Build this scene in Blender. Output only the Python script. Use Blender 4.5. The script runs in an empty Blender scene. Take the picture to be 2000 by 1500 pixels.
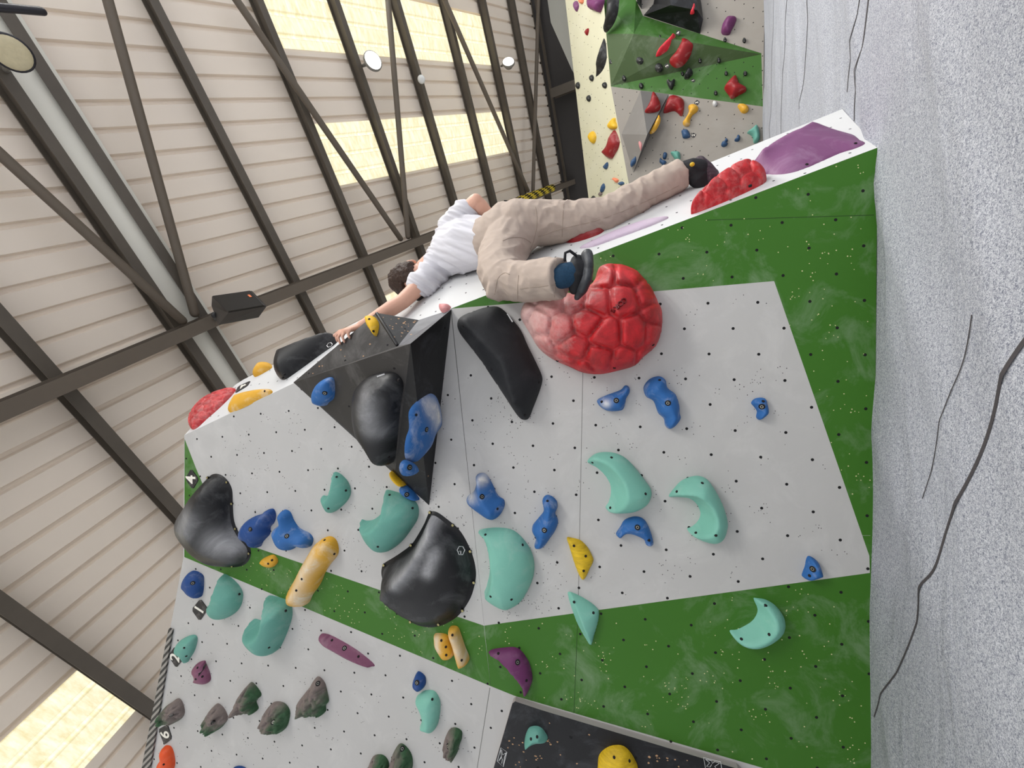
import bpy, bmesh, math, random, zlib
import numpy as np
from mathutils import Vector, Matrix, noise
from mathutils.geometry import delaunay_2d_cdt

random.seed(7)
scene = bpy.context.scene
COL = scene.collection
V3 = lambda *a: np.array(a, float)

# ------------------------------------------------------------------ camera
f = 760.0
TH = math.radians(28.3)
CAMZ = 0.55
SKY_E = 0.68     # brightness of the old yellowed roof sheets
FILL_E = 25.0     # brightness of the added fill sheets behind the camera
RW = V3(1, 0, 0); UW = V3(0, -math.sin(TH), math.cos(TH)); FW = V3(0, math.cos(TH), math.sin(TH))
CAM = V3(0, 0, CAMZ)
ZUP = V3(0, 0, 1)
cd = bpy.data.cameras.new('camera'); cam = bpy.data.objects.new('camera', cd); COL.objects.link(cam)
cd.sensor_width = 36; cd.sensor_fit = 'HORIZONTAL'; cd.lens = 36 * f / 2000
M = Matrix.Identity(4)
for i, c in enumerate((-UW, RW, -FW)):
    for k in range(3): M[k][i] = c[k]
M.translation = Vector(CAM)
cam.matrix_world = M
scene.camera = cam

def unit(v): return v / np.linalg.norm(v)
def ray(x, y): return FW + RW * (750 - y) / f + UW * (1000 - x) / f
def at(x, y, z): return CAM + ray(x, y) * z
def hit(x, y, p, n):
    d = ray(x, y); return CAM + d * (np.dot(p - CAM, n) / np.dot(d, n))
def rot(v, k, a): return v * math.cos(a) + np.cross(k, v) * math.sin(a) + k * (k @ v) * (1 - math.cos(a))

class Plane:
    """a flat face of the place: o point, n outward normal, u/v axes in it"""
    def __init__(s, o, n, up=ZUP):
        s.o = np.array(o, float); s.n = unit(n)
        if s.n @ (CAM - s.o) < 0: s.n = -s.n
        s.v = unit(up - s.n * (up @ s.n)); s.u = np.cross(s.v, s.n)
    def px(s, x, y, h=0.0): return hit(x, y, s.o + s.n * h, s.n)
    def uv(s, P): return np.array([(P - s.o) @ s.u, (P - s.o) @ s.v])
    def puv(s, x, y, h=0.0): return s.uv(s.px(x, y, h))
    def w(s, uv, h=0.0): return s.o + s.u * uv[0] + s.v * uv[1] + s.n * h

def fl(x, y): return hit(x, y, V3(0, 0, 0), ZUP)
A0 = fl(1709, 290); A1 = fl(1697, 1500)
eA = unit(A0 - A1); backA = np.cross(ZUP, eA)
AL = math.radians(17.5)
tA = math.cos(AL) * ZUP - math.sin(AL) * backA
PA = Plane(A0, np.cross(eA, tA))
F0 = PA.px(880, 603); F1 = PA.px(958, 1340)
nB = rot(PA.n, unit(F1 - F0), math.radians(2.5))
PB = Plane(F0, nB)
O0 = fl(1640, 215)
PSA = Plane(A0, np.cross(F0 - A0, O0 - A0))
OF = PSA.px(868, 541)
BT = PB.px(360, 850)
PSB = Plane(F0, np.cross(BT - F0, OF - F0))
ff0 = fl(1493, 0); ff1 = fl(1490, 270)
PF = Plane(ff0, np.cross(ff1 - ff0, ZUP))

# ------------------------------------------------------------------ materials
def new_mat(name):
    m = bpy.data.materials.new(name); m.use_nodes = True
    nt = m.node_tree; b = nt.nodes['Principled BSDF']
    return m, nt, b
def nd(nt, t, **k):
    n = nt.nodes.new(t)
    for a, v in k.items():
        if a in n.inputs: n.inputs[a].default_value = v
        else: setattr(n, a, v)
    return n
def lin(c):
    return tuple((x / 12.92 if x <= .04045 else ((x + .055) / 1.055) ** 2.4) for x in [v / 255 for v in c])
def col4(c): return (*c, 1)

def mat(name, rgb, rough=.6, chalk=0.0, chalk_scale=6.0, grain=.25, gscale=160, var=.12, vscale=9, metal=0, dark=0.0, chalk_col=(.78, .76, .73), spec=.4, emit=None, stretch=None, bdist=.002):
    """painted / moulded surface: mottled colour, chalk scuffs, fine grain"""
    m, nt, b = new_mat(name); L = nt.links
    c = lin(rgb)
    tc = nd(nt, 'ShaderNodeTexCoord'); src = tc.outputs['Object']
    if stretch:
        mp = nd(nt, 'ShaderNodeMapping'); mp.inputs['Scale'].default_value = stretch
        L.new(src, mp.inputs[0]); src = mp.outputs[0]
    n1 = nd(nt, 'ShaderNodeTexNoise', Scale=vscale, Detail=6, Roughness=.6); L.new(src, n1.inputs['Vector'])
    mx = nd(nt, 'ShaderNodeMix', data_type='RGBA')
    mx.inputs[6].default_value = col4([x * (1 - var) for x in c]); mx.inputs[7].default_value = col4([min(1, x * (1 + var)) for x in c])
    L.new(n1.outputs[0], mx.inputs[0]); out = mx.outputs[2]
    if chalk > 0:
        n2 = nd(nt, 'ShaderNodeTexNoise', Scale=chalk_scale, Detail=9, Roughness=.68, Distortion=.7); L.new(src, n2.inputs['Vector'])
        r = nd(nt, 'ShaderNodeValToRGB'); r.color_ramp.elements[0].position = .5; r.color_ramp.elements[1].position = .82
        L.new(n2.outputs[0], r.inputs[0])
        mu0 = nd(nt, 'ShaderNodeMath', operation='MULTIPLY'); mu0.inputs[1].default_value = chalk; L.new(r.outputs[0], mu0.inputs[0])
        wa = nd(nt, 'ShaderNodeAttribute', attribute_name='wear_highlight')
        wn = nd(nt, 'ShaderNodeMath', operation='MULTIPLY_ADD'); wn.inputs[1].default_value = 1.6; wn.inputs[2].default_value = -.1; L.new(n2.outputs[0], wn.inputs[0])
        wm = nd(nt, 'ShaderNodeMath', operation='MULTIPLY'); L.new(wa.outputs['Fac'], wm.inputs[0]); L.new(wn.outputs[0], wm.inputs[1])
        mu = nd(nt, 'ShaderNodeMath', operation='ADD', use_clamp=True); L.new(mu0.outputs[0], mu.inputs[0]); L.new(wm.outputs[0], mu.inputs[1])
        m2 = nd(nt, 'ShaderNodeMix', data_type='RGBA'); m2.inputs[7].default_value = col4(chalk_col)
        L.new(mu.outputs[0], m2.inputs[0]); L.new(out, m2.inputs[6]); out = m2.outputs[2]
    L.new(out, b.inputs['Base Color'])
    b.inputs['Roughness'].default_value = rough; b.inputs['Metallic'].default_value = metal
    b.inputs['Specular IOR Level'].default_value = spec
    if grain > 0:
        n3 = nd(nt, 'ShaderNodeTexNoise', Scale=gscale, Detail=3); L.new(src, n3.inputs['Vector'])
        bp = nd(nt, 'ShaderNodeBump', Strength=grain, Distance=bdist); L.new(n3.outputs[0], bp.inputs['Height']); L.new(bp.outputs[0], b.inputs['Normal'])
    if emit:
        b.inputs['Emission Color'].default_value = col4(emit[0]); b.inputs['Emission Strength'].default_value = emit[1]
    return m

MT = {}
MT['wall_grey'] = mat('grey_wall_paint', (188, 186, 183), .75, chalk=.30, chalk_scale=4.5, var=.05, vscale=3, gscale=220, grain=.25, bdist=.001)
MT['wall_green'] = mat('green_wall_paint', (56, 108, 24), .62, chalk=.34, chalk_scale=4, var=.07, vscale=3, gscale=220, grain=.2, bdist=.001, chalk_col=(.5, .56, .46))
MT['wall_white'] = mat('white_wall_paint', (202, 202, 202), .75, chalk=.12, chalk_scale=3, var=.03, vscale=3, gscale=220, grain=.2, bdist=.001)
MT['wall_cream'] = mat('cream_wall_paint', (198, 195, 170), .75, chalk=.2, chalk_scale=1, var=.04, vscale=2, grain=.1)
MT['far_grey'] = mat('far_grey_paint', (144, 138, 130), .75, chalk=.1, chalk_scale=1.2, var=.05, vscale=2, grain=.1)
MT['far_lit'] = mat('far_lit_paint', (118, 114, 110), .75, chalk=.1, chalk_scale=1.2, var=.05, vscale=2, grain=.1)
MT['far_green'] = mat('far_green_paint', (52, 96, 28), .65, chalk=.3, chalk_scale=1.5, var=.08, vscale=2, grain=.1, chalk_col=(.45, .5, .42))
MT['far_shaded_green'] = mat('far_shaded_green_paint', (56, 76, 38), .65, chalk=.35, chalk_scale=1.5, var=.08, vscale=2, grain=.1, chalk_col=(.42, .46, .4))  # darker copy of the far green, shade of the turned-away facet painted in
MT['hole'] = mat('bolt_hole_dark', (14, 13, 15), .8, grain=0)
MT['screwhole'] = mat('screw_hole_dark', (52, 44, 44), .8, grain=0)
MT['chip'] = mat('bare_wood_chip', (205, 200, 150), .8, grain=0)
MT['tan_chip'] = mat('tan_wood_chip', (178, 140, 104), .8, grain=0)
MT['seam'] = mat('panel_joint', (92, 92, 86), .8, grain=0)
MT['gseam'] = mat('green_panel_joint', (34, 62, 24), .8, grain=0)
MT['blue'] = mat('blue_resin', (40, 98, 162), .62, chalk=.55, chalk_scale=9, var=.12, vscale=14)
MT['dblue'] = mat('deep_blue_resin', (22, 66, 128), .62, chalk=.25, chalk_scale=10, var=.12, vscale=14)
MT['far_blue'] = mat('dimmed_blue_resin', (44, 76, 112), .62, chalk=.35, chalk_scale=5, var=.15, vscale=10)  # blue darkened so the dimmer light at the far wall is in the colour
MT['teal'] = mat('mint_resin', (122, 184, 166), .58, chalk=.2, chalk_scale=7, var=.1, vscale=9)
MT['dteal'] = mat('deep_mint_resin', (98, 158, 144), .6, chalk=.2, chalk_scale=7, var=.12, vscale=9)
MT['yellow'] = mat('yellow_resin', (222, 176, 32), .62, chalk=.3, chalk_scale=9, var=.15, vscale=20)
MT['ywood'] = mat('yellow_grained_resin', (222, 174, 30), .6, chalk=.0, var=.6, vscale=16, stretch=(5, 1, 1), grain=.9, gscale=40, bdist=.004)
MT['ochre'] = mat('ochre_chalked_resin', (210, 158, 44), .62, chalk=.95, chalk_scale=5, var=.15, vscale=12, chalk_col=(.72, .66, .54))
MT['purple'] = mat('purple_resin', (104, 44, 92), .55, chalk=.12, chalk_scale=9, var=.12, vscale=14)
MT['mauve'] = mat('mauve_resin', (120, 70, 112), .5, chalk=.3, chalk_scale=5, var=.12, vscale=6, chalk_col=(.62, .5, .62))
MT['palemauve'] = mat('pale_mauve_resin', (186, 168, 186), .5, chalk=.4, chalk_scale=5, var=.08, vscale=6)
MT['plum'] = mat('plum_resin', (124, 72, 98), .55, chalk=.2, chalk_scale=9, var=.1, vscale=14)
MT['orange'] = mat('orange_resin', (226, 84, 34), .6, chalk=.12, chalk_scale=9, var=.1, vscale=14)
MT['salmon'] = mat('salmon_resin', (224, 132, 96), .6, chalk=.2, chalk_scale=9, var=.1, vscale=14)
MT['fred'] = mat('crimson_resin', (138, 20, 25), .5, chalk=.5, chalk_scale=3.4, var=.15, vscale=6, chalk_col=(.72, .6, .56))
MT['pinkred'] = mat('bright_red_resin', (206, 44, 58), .5, chalk=.45, chalk_scale=5, var=.1, vscale=6)
MT['pink'] = mat('pale_pink_resin', (206, 140, 140), .6, chalk=.6, chalk_scale=12, var=.1)
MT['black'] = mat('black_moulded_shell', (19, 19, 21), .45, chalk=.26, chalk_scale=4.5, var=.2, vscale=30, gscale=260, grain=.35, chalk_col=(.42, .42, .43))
MT['blackrim'] = mat('black_shell_rim', (22, 21, 23), .45, var=.2, grain=.2)
MT['slate'] = mat('slate_textured_shell', (27, 28, 31), .65, chalk=.08, chalk_scale=6, var=.2, vscale=40, gscale=300, grain=.6, chalk_col=(.32, .32, .34))
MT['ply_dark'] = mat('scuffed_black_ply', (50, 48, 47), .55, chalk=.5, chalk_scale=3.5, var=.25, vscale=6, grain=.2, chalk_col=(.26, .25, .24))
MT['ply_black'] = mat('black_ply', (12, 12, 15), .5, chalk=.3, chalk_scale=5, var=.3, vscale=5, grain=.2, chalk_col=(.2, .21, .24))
MT['ply_lit'] = mat('chalky_lit_ply', (92, 92, 96), .6, chalk=.5, chalk_scale=4, var=.2, vscale=6, grain=.2, chalk_col=(.42, .42, .44))
MT['ply_edge'] = mat('board_edge', (168, 160, 158), .7, var=.1, grain=.2)
MT['steel'] = mat('bolt_steel', (150, 148, 140), .35, metal=.8, grain=0)
MT['brass'] = mat('brass_screw', (190, 180, 130), .4, metal=.6, grain=0)
MT['black_hold'] = mat('small_black_resin', (30, 32, 32), .5, chalk=.3, chalk_scale=14, var=.2)
MT['tag'] = mat('black_tag_plate', (38, 36, 38), .55, chalk=.5, chalk_scale=26, var=.2, grain=0, chalk_col=(.34, .3, .28))
MT['ink'] = mat('white_numeral', (236, 232, 220), .6, grain=0, var=.02)
MT['sticker'] = mat('white_sticker', (205, 205, 205), .5, grain=0, var=.05)
MT['steelbeam'] = mat('brown_grey_steel_paint', (98, 88, 76), .6, chalk=.2, chalk_scale=5, var=.12, vscale=4, grain=.15, chalk_col=(.16, .1, .06))
MT['purlin'] = mat('dark_steel_paint', (88, 80, 70), .5, var=.2, vscale=5, grain=.15)
MT['sheet'] = mat('white_roof_sheet', (236, 222, 205), .5, chalk=.06, chalk_scale=2, var=.03, vscale=1.5, grain=.0)
MT['ridge'] = mat('white_ridge_panel', (232, 228, 214), .5, var=.03, vscale=1.5, grain=0)
MT['darkwall'] = mat('dark_building_wall', (58, 55, 53), .7, var=.25, vscale=1.2, grain=.1)
MT['greyboard'] = mat('grey_board', (122, 121, 114), .7, var=.05, vscale=2, grain=.1)
MT['skin'] = mat('skin', (212, 164, 142), .5, var=.1, vscale=14, gscale=300, grain=.15)
MT['shirt'] = mat('white_cotton', (210, 208, 213), .85, var=.02, vscale=10, gscale=500, grain=.3)
MT['pants'] = mat('beige_cotton_twill', (176, 160, 148), .9, var=.07, vscale=18, gscale=500, grain=.5)
MT['stitch'] = mat('beige_stitching', (160, 145, 132), .9, grain=.3)
MT['hair'] = mat('dark_brown_hair', (58, 40, 30), .55, var=.45, vscale=40, gscale=120, grain=.9, bdist=.01)
MT['shoe'] = mat('black_rubber', (48, 50, 54), .5, chalk=.35, chalk_scale=14, var=.2, gscale=80, grain=.3, chalk_col=(.3, .31, .33))
MT['shoe_upper'] = mat('black_suede', (22, 22, 26), .75, var=.2, grain=.3)
MT['shoe_purple'] = mat('dark_plum_rubber', (56, 38, 50), .6, chalk=.2, chalk_scale=14, var=.2)
MT['sock'] = mat('blue_knit', (22, 58, 84), .8, var=.5, vscale=120, gscale=150, grain=.8)
MT['yellow_print'] = mat('yellow_print', (214, 176, 40), .6, grain=0)
MT['spk'] = mat('black_speaker_cabinet', (20, 17, 15), .4, var=.2, grain=.2)
MT['spk_grille'] = mat('dark_speaker_grille', (13, 12, 12), .35, var=.2, gscale=300, grain=.4)
MT['spk_badge'] = mat('orange_badge', (224, 120, 70), .5, grain=0)
MT['plastic'] = mat('white_plastic', (226, 226, 222), .4, grain=0)
MT['lampcase'] = mat('lamp_case', (120, 116, 108), .4, var=.1, grain=0)
MT['lampdark'] = mat('dark_lamp_case', (34, 32, 38), .4, var=.1, grain=0)
MT['lamp_on'] = mat('lamp_lens_lit', (255, 255, 250), .4, grain=0, emit=((1, .98, .95), 3))
MT['lamp_off'] = mat('lamp_lens_unlit', (196, 184, 150), .35, var=.2, vscale=30, grain=.2)

def skylight_mat(name, E, c0=(.76, .65, .34, 1), c1=(1.0, .95, .74, 1)):
    m, nt, b = new_mat(name); L = nt.links
    tc = nd(nt, 'ShaderNodeTexCoord')
    mp = nd(nt, 'ShaderNodeMapping'); mp.inputs['Scale'].default_value = (1.2, 5, 1); L.new(tc.outputs['Object'], mp.inputs[0])
    n = nd(nt, 'ShaderNodeTexNoise', Scale=3.2, Detail=9, Roughness=.75); L.new(mp.outputs[0], n.inputs['Vector'])
    r = nd(nt, 'ShaderNodeValToRGB'); r.color_ramp.elements[0].position = .36; r.color_ramp.elements[1].position = .62
    r.color_ramp.elements[0].color = c0; r.color_ramp.elements[1].color = c1
    L.new(n.outputs[0], r.inputs[0])
    sx = nd(nt, 'ShaderNodeSeparateXYZ'); L.new(tc.outputs['Object'], sx.inputs[0])
    dv = nd(nt, 'ShaderNodeMath', operation='DIVIDE'); dv.inputs[1].default_value = .235; L.new(sx.outputs[0], dv.inputs[0])
    fr = nd(nt, 'ShaderNodeMath', operation='FRACT'); L.new(dv.outputs[0], fr.inputs[0])
    rr = nd(nt, 'ShaderNodeValToRGB'); e = rr.color_ramp.elements; e[0].color = (1, 1, 1, 1); e[1].color = (1.15, 1.15, 1.15, 1); e[0].position = .70; e[1].position = .82
    k = e.new(.765); k.color = (.72, .70, .62, 1); k = e.new(.92); k.color = (1.2, 1.2, 1.25, 1); k = e.new(.965); k.color = (.78, .76, .68, 1)  # dark and bright bands paint the rib shading into the glow
    L.new(fr.outputs[0], rr.inputs[0])
    mx = nd(nt, 'ShaderNodeMix', data_type='RGBA', blend_type='MULTIPLY'); mx.inputs[0].default_value = 1; L.new(r.outputs[0], mx.inputs[6]); L.new(rr.outputs[0], mx.inputs[7])
    b.inputs['Base Color'].default_value = (.25, .24, .18, 1)
    L.new(mx.outputs[2], b.inputs['Emission Color']); b.inputs['Emission Strength'].default_value = E
    b.inputs['Roughness'].default_value = .5
    return m
MT['skylight'] = skylight_mat('translucent_roof_sheet', SKY_E)
MT['fill_skylight'] = skylight_mat('fill_roof_sheet', FILL_E, (.93, .93, .92, 1), (.98, .99, 1, 1))

def rasp_mat():
    m, nt, b = new_mat('red_scaly_resin'); L = nt.links
    tc = nd(nt, 'ShaderNodeTexCoord'); src = tc.outputs['Object']
    n1 = nd(nt, 'ShaderNodeTexNoise', Scale=11, Detail=8, Roughness=.7, Distortion=1.0); L.new(src, n1.inputs['Vector'])
    r1 = nd(nt, 'ShaderNodeValToRGB'); r1.color_ramp.elements[0].color = col4(lin((150, 18, 24))); r1.color_ramp.elements[1].color = col4(lin((206, 30, 38)))
    r1.color_ramp.elements[0].position = .35; r1.color_ramp.elements[1].position = .65
    L.new(n1.outputs[0], r1.inputs[0])
    at_ = nd(nt, 'ShaderNodeAttribute', attribute_name='chalk')
    n2 = nd(nt, 'ShaderNodeTexNoise', Scale=30, Detail=6, Roughness=.7); L.new(src, n2.inputs['Vector'])
    ad = nd(nt, 'ShaderNodeMath', operation='MULTIPLY_ADD'); ad.inputs[1].default_value = .9; ad.inputs[2].default_value = -.45
    L.new(n2.outputs[0], ad.inputs[0])
    s = nd(nt, 'ShaderNodeMath', operation='ADD', use_clamp=True); L.new(ad.outputs[0], s.inputs[0]); L.new(at_.outputs['Fac'], s.inputs[1])
    mx = nd(nt, 'ShaderNodeMix', data_type='RGBA'); mx.inputs[7].default_value = col4(lin((226, 186, 180)))
    L.new(s.outputs[0], mx.inputs[0]); L.new(r1.outputs[0], mx.inputs[6]); L.new(mx.outputs[2], b.inputs['Base Color'])
    b.inputs['Roughness'].default_value = .5
    n3 = nd(nt, 'ShaderNodeTexNoise', Scale=60, Detail=4); L.new(src, n3.inputs['Vector'])
    bp = nd(nt, 'ShaderNodeBump', Strength=.4, Distance=.004); L.new(n3.outputs[0], bp.inputs['Height']); L.new(bp.outputs[0], b.inputs['Normal'])
    return m
MT['rasp'] = rasp_mat()

def rock_mat():
    m, nt, b = new_mat('grey_green_rock_resin'); L = nt.links
    tc = nd(nt, 'ShaderNodeTexCoord'); src = tc.outputs['Object']
    at_ = nd(nt, 'ShaderNodeAttribute', attribute_name='chalk')
    n1 = nd(nt, 'ShaderNodeTexNoise', Scale=40, Detail=6, Roughness=.7); L.new(src, n1.inputs['Vector'])
    g = nd(nt, 'ShaderNodeMix', data_type='RGBA'); g.inputs[6].default_value = col4(lin((30, 58, 36))); g.inputs[7].default_value = col4(lin((62, 104, 66))); L.new(n1.outputs[0], g.inputs[0])
    k = nd(nt, 'ShaderNodeMix', data_type='RGBA'); k.inputs[6].default_value = col4(lin((92, 82, 78))); k.inputs[7].default_value = col4(lin((146, 132, 126))); L.new(n1.outputs[0], k.inputs[0])
    mx = nd(nt, 'ShaderNodeMix', data_type='RGBA'); L.new(at_.outputs['Fac'], mx.inputs[0]); L.new(k.outputs[2], mx.inputs[6]); L.new(g.outputs[2], mx.inputs[7])
    L.new(mx.outputs[2], b.inputs['Base Color']); b.inputs['Roughness'].default_value = .75
    bp = nd(nt, 'ShaderNodeBump', Strength=.7, Distance=.006); L.new(n1.outputs[0], bp.inputs['Height']); L.new(bp.outputs[0], b.inputs['Normal'])
    return m
MT['rock'] = rock_mat()

def mat_carpet():
    m, nt, b = new_mat('speckled_grey_carpet'); L = nt.links
    tc = nd(nt, 'ShaderNodeTexCoord'); src = tc.outputs['Object']
    n1 = nd(nt, 'ShaderNodeTexNoise', Scale=165, Detail=3, Roughness=.8, Distortion=1.5); L.new(src, n1.inputs['Vector'])
    r = nd(nt, 'ShaderNodeValToRGB'); e = r.color_ramp.elements
    e[0].position = .40; e[0].color = col4(lin((116, 120, 133))); e[1].position = .58; e[1].color = col4(lin((200, 202, 208)))
    L.new(n1.outputs[0], r.inputs[0])
    n2 = nd(nt, 'ShaderNodeTexNoise', Scale=3, Detail=5); L.new(src, n2.inputs['Vector'])
    mx = nd(nt, 'ShaderNodeMix', data_type='RGBA', blend_type='MULTIPLY'); mx.inputs[0].default_value = .15
    L.new(r.outputs[0], mx.inputs[6]); L.new(n2.outputs[0], mx.inputs[7])
    L.new(mx.outputs[2], b.inputs['Base Color']); b.inputs['Roughness'].default_value = .95
    b.inputs['Specular IOR Level'].default_value = .1
    mp = nd(nt, 'ShaderNodeMapping'); mp.inputs['Scale'].default_value = (.8, 2.2, 1); mp.inputs['Rotation'].default_value = (0, 0, .5); L.new(src, mp.inputs[0])
    n3 = nd(nt, 'ShaderNodeTexNoise', Scale=1.5, Detail=4, Roughness=.45, Distortion=.8); L.new(mp.outputs[0], n3.inputs['Vector'])
    b3 = nd(nt, 'ShaderNodeBump', Strength=.6, Distance=.07); L.new(n3.outputs[0], b3.inputs['Height'])
    bp = nd(nt, 'ShaderNodeBump', Strength=.45, Distance=.004); L.new(n1.outputs[0], bp.inputs['Height']); L.new(b3.outputs[0], bp.inputs['Normal']); L.new(bp.outputs[0], b.inputs['Normal'])
    return m
MT['carpet'] = mat_carpet()

def stripe_mat(name, c1, c2, scale, axis='X'):
    m, nt, b = new_mat(name); L = nt.links
    tc = nd(nt, 'ShaderNodeTexCoord'); w = nd(nt, 'ShaderNodeTexWave', Scale=scale, bands_direction=axis); L.new(tc.outputs['Object'], w.inputs['Vector'])
    r = nd(nt, 'ShaderNodeValToRGB'); r.color_ramp.interpolation = 'CONSTANT'; r.color_ramp.elements[1].position = .5
    r.color_ramp.elements[0].color = col4(lin(c1)); r.color_ramp.elements[1].color = col4(lin(c2))
    L.new(w.outputs[0], r.inputs[0]); L.new(r.outputs[0], b.inputs['Base Color']); b.inputs['Roughness'].default_value = .6
    return m
MT['grate'] = stripe_mat('ribbed_metal_grate', (46, 44, 44), (150, 146, 140), 16, 'DIAGONAL')
def checker_mat():
    m, nt, b = new_mat('yellow_black_weave'); L = nt.links
    tc = nd(nt, 'ShaderNodeTexCoord')
    at_ = nd(nt, 'ShaderNodeUVMap'); ch = nd(nt, 'ShaderNodeTexChecker', Scale=1.0); L.new(tc.outputs['UV'], ch.inputs['Vector'])
    ch.inputs['Color1'].default_value = col4(lin((206, 180, 44))); ch.inputs['Color2'].default_value = col4(lin((20, 18, 14)))
    L.new(ch.outputs[0], b.inputs['Base Color']); b.inputs['Roughness'].default_value = .6
    return m
MT['weave'] = checker_mat()

# ------------------------------------------------------------------ object helpers
def link(o, parent=None):
    COL.objects.link(o)
    if parent: o.parent = parent
    return o
def mesh_obj(name, verts, faces, mats, parent=None, mw=None, smooth=True, fm=None):
    me = bpy.data.meshes.new(name)
    me.from_pydata([tuple(map(float, v)) for v in verts], [], [tuple(map(int, q)) for q in faces])
    for m in (mats if isinstance(mats, (list, tuple)) else [mats]): me.materials.append(m)
    if fm is not None: me.polygons.foreach_set('material_index', fm)
    if smooth: me.polygons.foreach_set('use_smooth', [True] * len(me.polygons))
    me.update()
    o = bpy.data.objects.new(name, me); link(o, parent)
    if mw is not None:
        if parent: o.matrix_local = mw
        else: o.matrix_world = mw
    return o
def tag(o, label, cat, group=None):
    o['label'] = label; o['category'] = cat
    if group: o['group'] = group
    return o
def struct(o): o['kind'] = 'structure'; return o
def frame(o, u, v, n):
    m = Matrix.Identity(4)
    for i, c in enumerate((u, v, n)):
        for k in range(3): m[k][i] = c[k]
    m.translation = Vector(o); return m
def empty(name, o, label, cat, group=None):
    e = bpy.data.objects.new(name, None); e.empty_display_size = .05; link(e); e.location = Vector(o); return tag(e, label, cat, group)

REG = {'R1': (0, 0), 'R2': (500, 0), 'R3': (1000, 0), 'R4': (1440, 0), 'R5': (0, 380), 'R6': (500, 380), 'R7': (960, 280), 'R8': (1400, 200),
       'S1': (0, 760), 'S2': (500, 760), 'S3': (960, 680), 'S4': (1440, 620), 'S5': (0, 1080), 'S6': (500, 1080), 'S7': (960, 1080), 'S8': (1440, 1080),
       'P': (0, 0), 'Q3': (1100, 0), 'Q4': (1300, 0), 'Q5': (1120, 140), 'Q6': (1300, 140), 'Q7': (1130, 260), 'Q8': (360, 690)}
def P2(reg, pts):
    s = 1.0 if reg == 'P' else (.1 if reg[0] == 'Q' else .28)
    ox, oy = REG[reg]
    return [(ox + x * s, oy + y * s) for x, y in pts]

def catmull(pts, k=4, closed=True):
    pts = [np.array(p, float) for p in pts]; n = len(pts); out = []; own = []
    for i in range(n if closed else n - 1):
        g = (lambda j: pts[j % n]) if closed else (lambda j: pts[max(0, min(n - 1, j))])
        p0, p1, p2, p3 = g(i - 1), g(i), g(i + 1), g(i + 2)
        for j in range(k):
            t = j / k
            out.append(.5 * (2 * p1 + (p2 - p0) * t + (2 * p0 - 5 * p1 + 4 * p2 - p3) * t * t + (3 * p1 - p0 - 3 * p2 + p3) * t ** 3)); own.append(i)
    if not closed: out.append(pts[-1])
    return out, own
def segdist(P, A, B):
    """distance of every point to the nearest of the segments"""
    P = np.asarray(P); A = np.asarray(A); B = np.asarray(B)
    d = B - A; L2 = np.maximum((d ** 2).sum(1), 1e-12)
    t = np.clip(((P[:, None, :] - A[None]) * d[None]).sum(2) / L2[None], 0, 1)
    q = A[None] + d[None] * t[..., None]
    return np.sqrt(((P[:, None, :] - q) ** 2).sum(2)).min(1)
def inside(P, poly):
    P = np.asarray(P); x, y = P[:, 0], P[:, 1]; r = np.zeros(len(P), bool); n = len(poly)
    for i in range(n):
        x1, y1 = poly[i]; x2, y2 = poly[(i + 1) % n]
        c = ((y1 > y) != (y2 > y)) & (x < (x2 - x1) * (y - y1) / ((y2 - y1) if y2 != y1 else 1e-12) + x1)
        r ^= c
    return r
def area(p): return .5 * sum(p[i][0] * p[(i + 1) % len(p)][1] - p[(i + 1) % len(p)][0] * p[i][1] for i in range(len(p)))

# shared small fixings (dark ring painted in for the recess shade, head inside)
def lathe(profile, seg=14):
    vs, fs = [], []
    for r, z in profile:
        for k in range(seg):
            a = 2 * math.pi * k / seg; vs.append((r * math.cos(a), r * math.sin(a), z))
    for i in range(len(profile) - 1):
        for k in range(seg):
            a, b = i * seg + k, i * seg + (k + 1) % seg
            fs.append((a, b, b + seg, a + seg))
    fs.append(tuple((len(profile) - 1) * seg + k for k in range(seg)))
    return vs, fs
def fixing_mesh(name, R, mats, metal=True):
    pr = [(R, -.006), (R, .0006), (R * .86, .0014), (R * .80, .0004), (R * .56, .0004), (R * .54, .0022), (R * .30, .0022), (R * .26, .0008)]
    vs, fs = lathe(pr)
    me = bpy.data.meshes.new(name); me.from_pydata(vs, [], fs)
    for m in mats: me.materials.append(m)
    fm = []
    for i in range(len(fs)):
        ring = i // 14
        fm.append(0 if ring < 2 else (1 if ring in (2, 3) else (2 if ring in (4, 5) else 1)))
    me.polygons.foreach_set('material_index', fm); me.update(); return me
BOLT_ME = fixing_mesh('bolt', .0125, [MT['blackrim'], MT['hole'], MT['steel']])
SCREW_ME = fixing_mesh('screw', .0062, [MT['hole'], MT['hole'], MT['screwhole']])
BRASS_ME = fixing_mesh('screw_brass', .0075, [MT['blackrim'], MT['brass'], MT['brass']])
FARB_ME = fixing_mesh('bolt_far', .016, [MT['hole'], MT['hole'], MT['steel']])

def fix(me, name, parent, u, v, h, nrm=(0, 0, 1)):
    o = bpy.data.objects.new(name, me); link(o, parent)
    q = Vector(nrm).to_track_quat('Z', 'Y')
    o.matrix_local = Matrix.Translation((u, v, h)) @ q.to_matrix().to_4x4()
    return o

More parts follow.
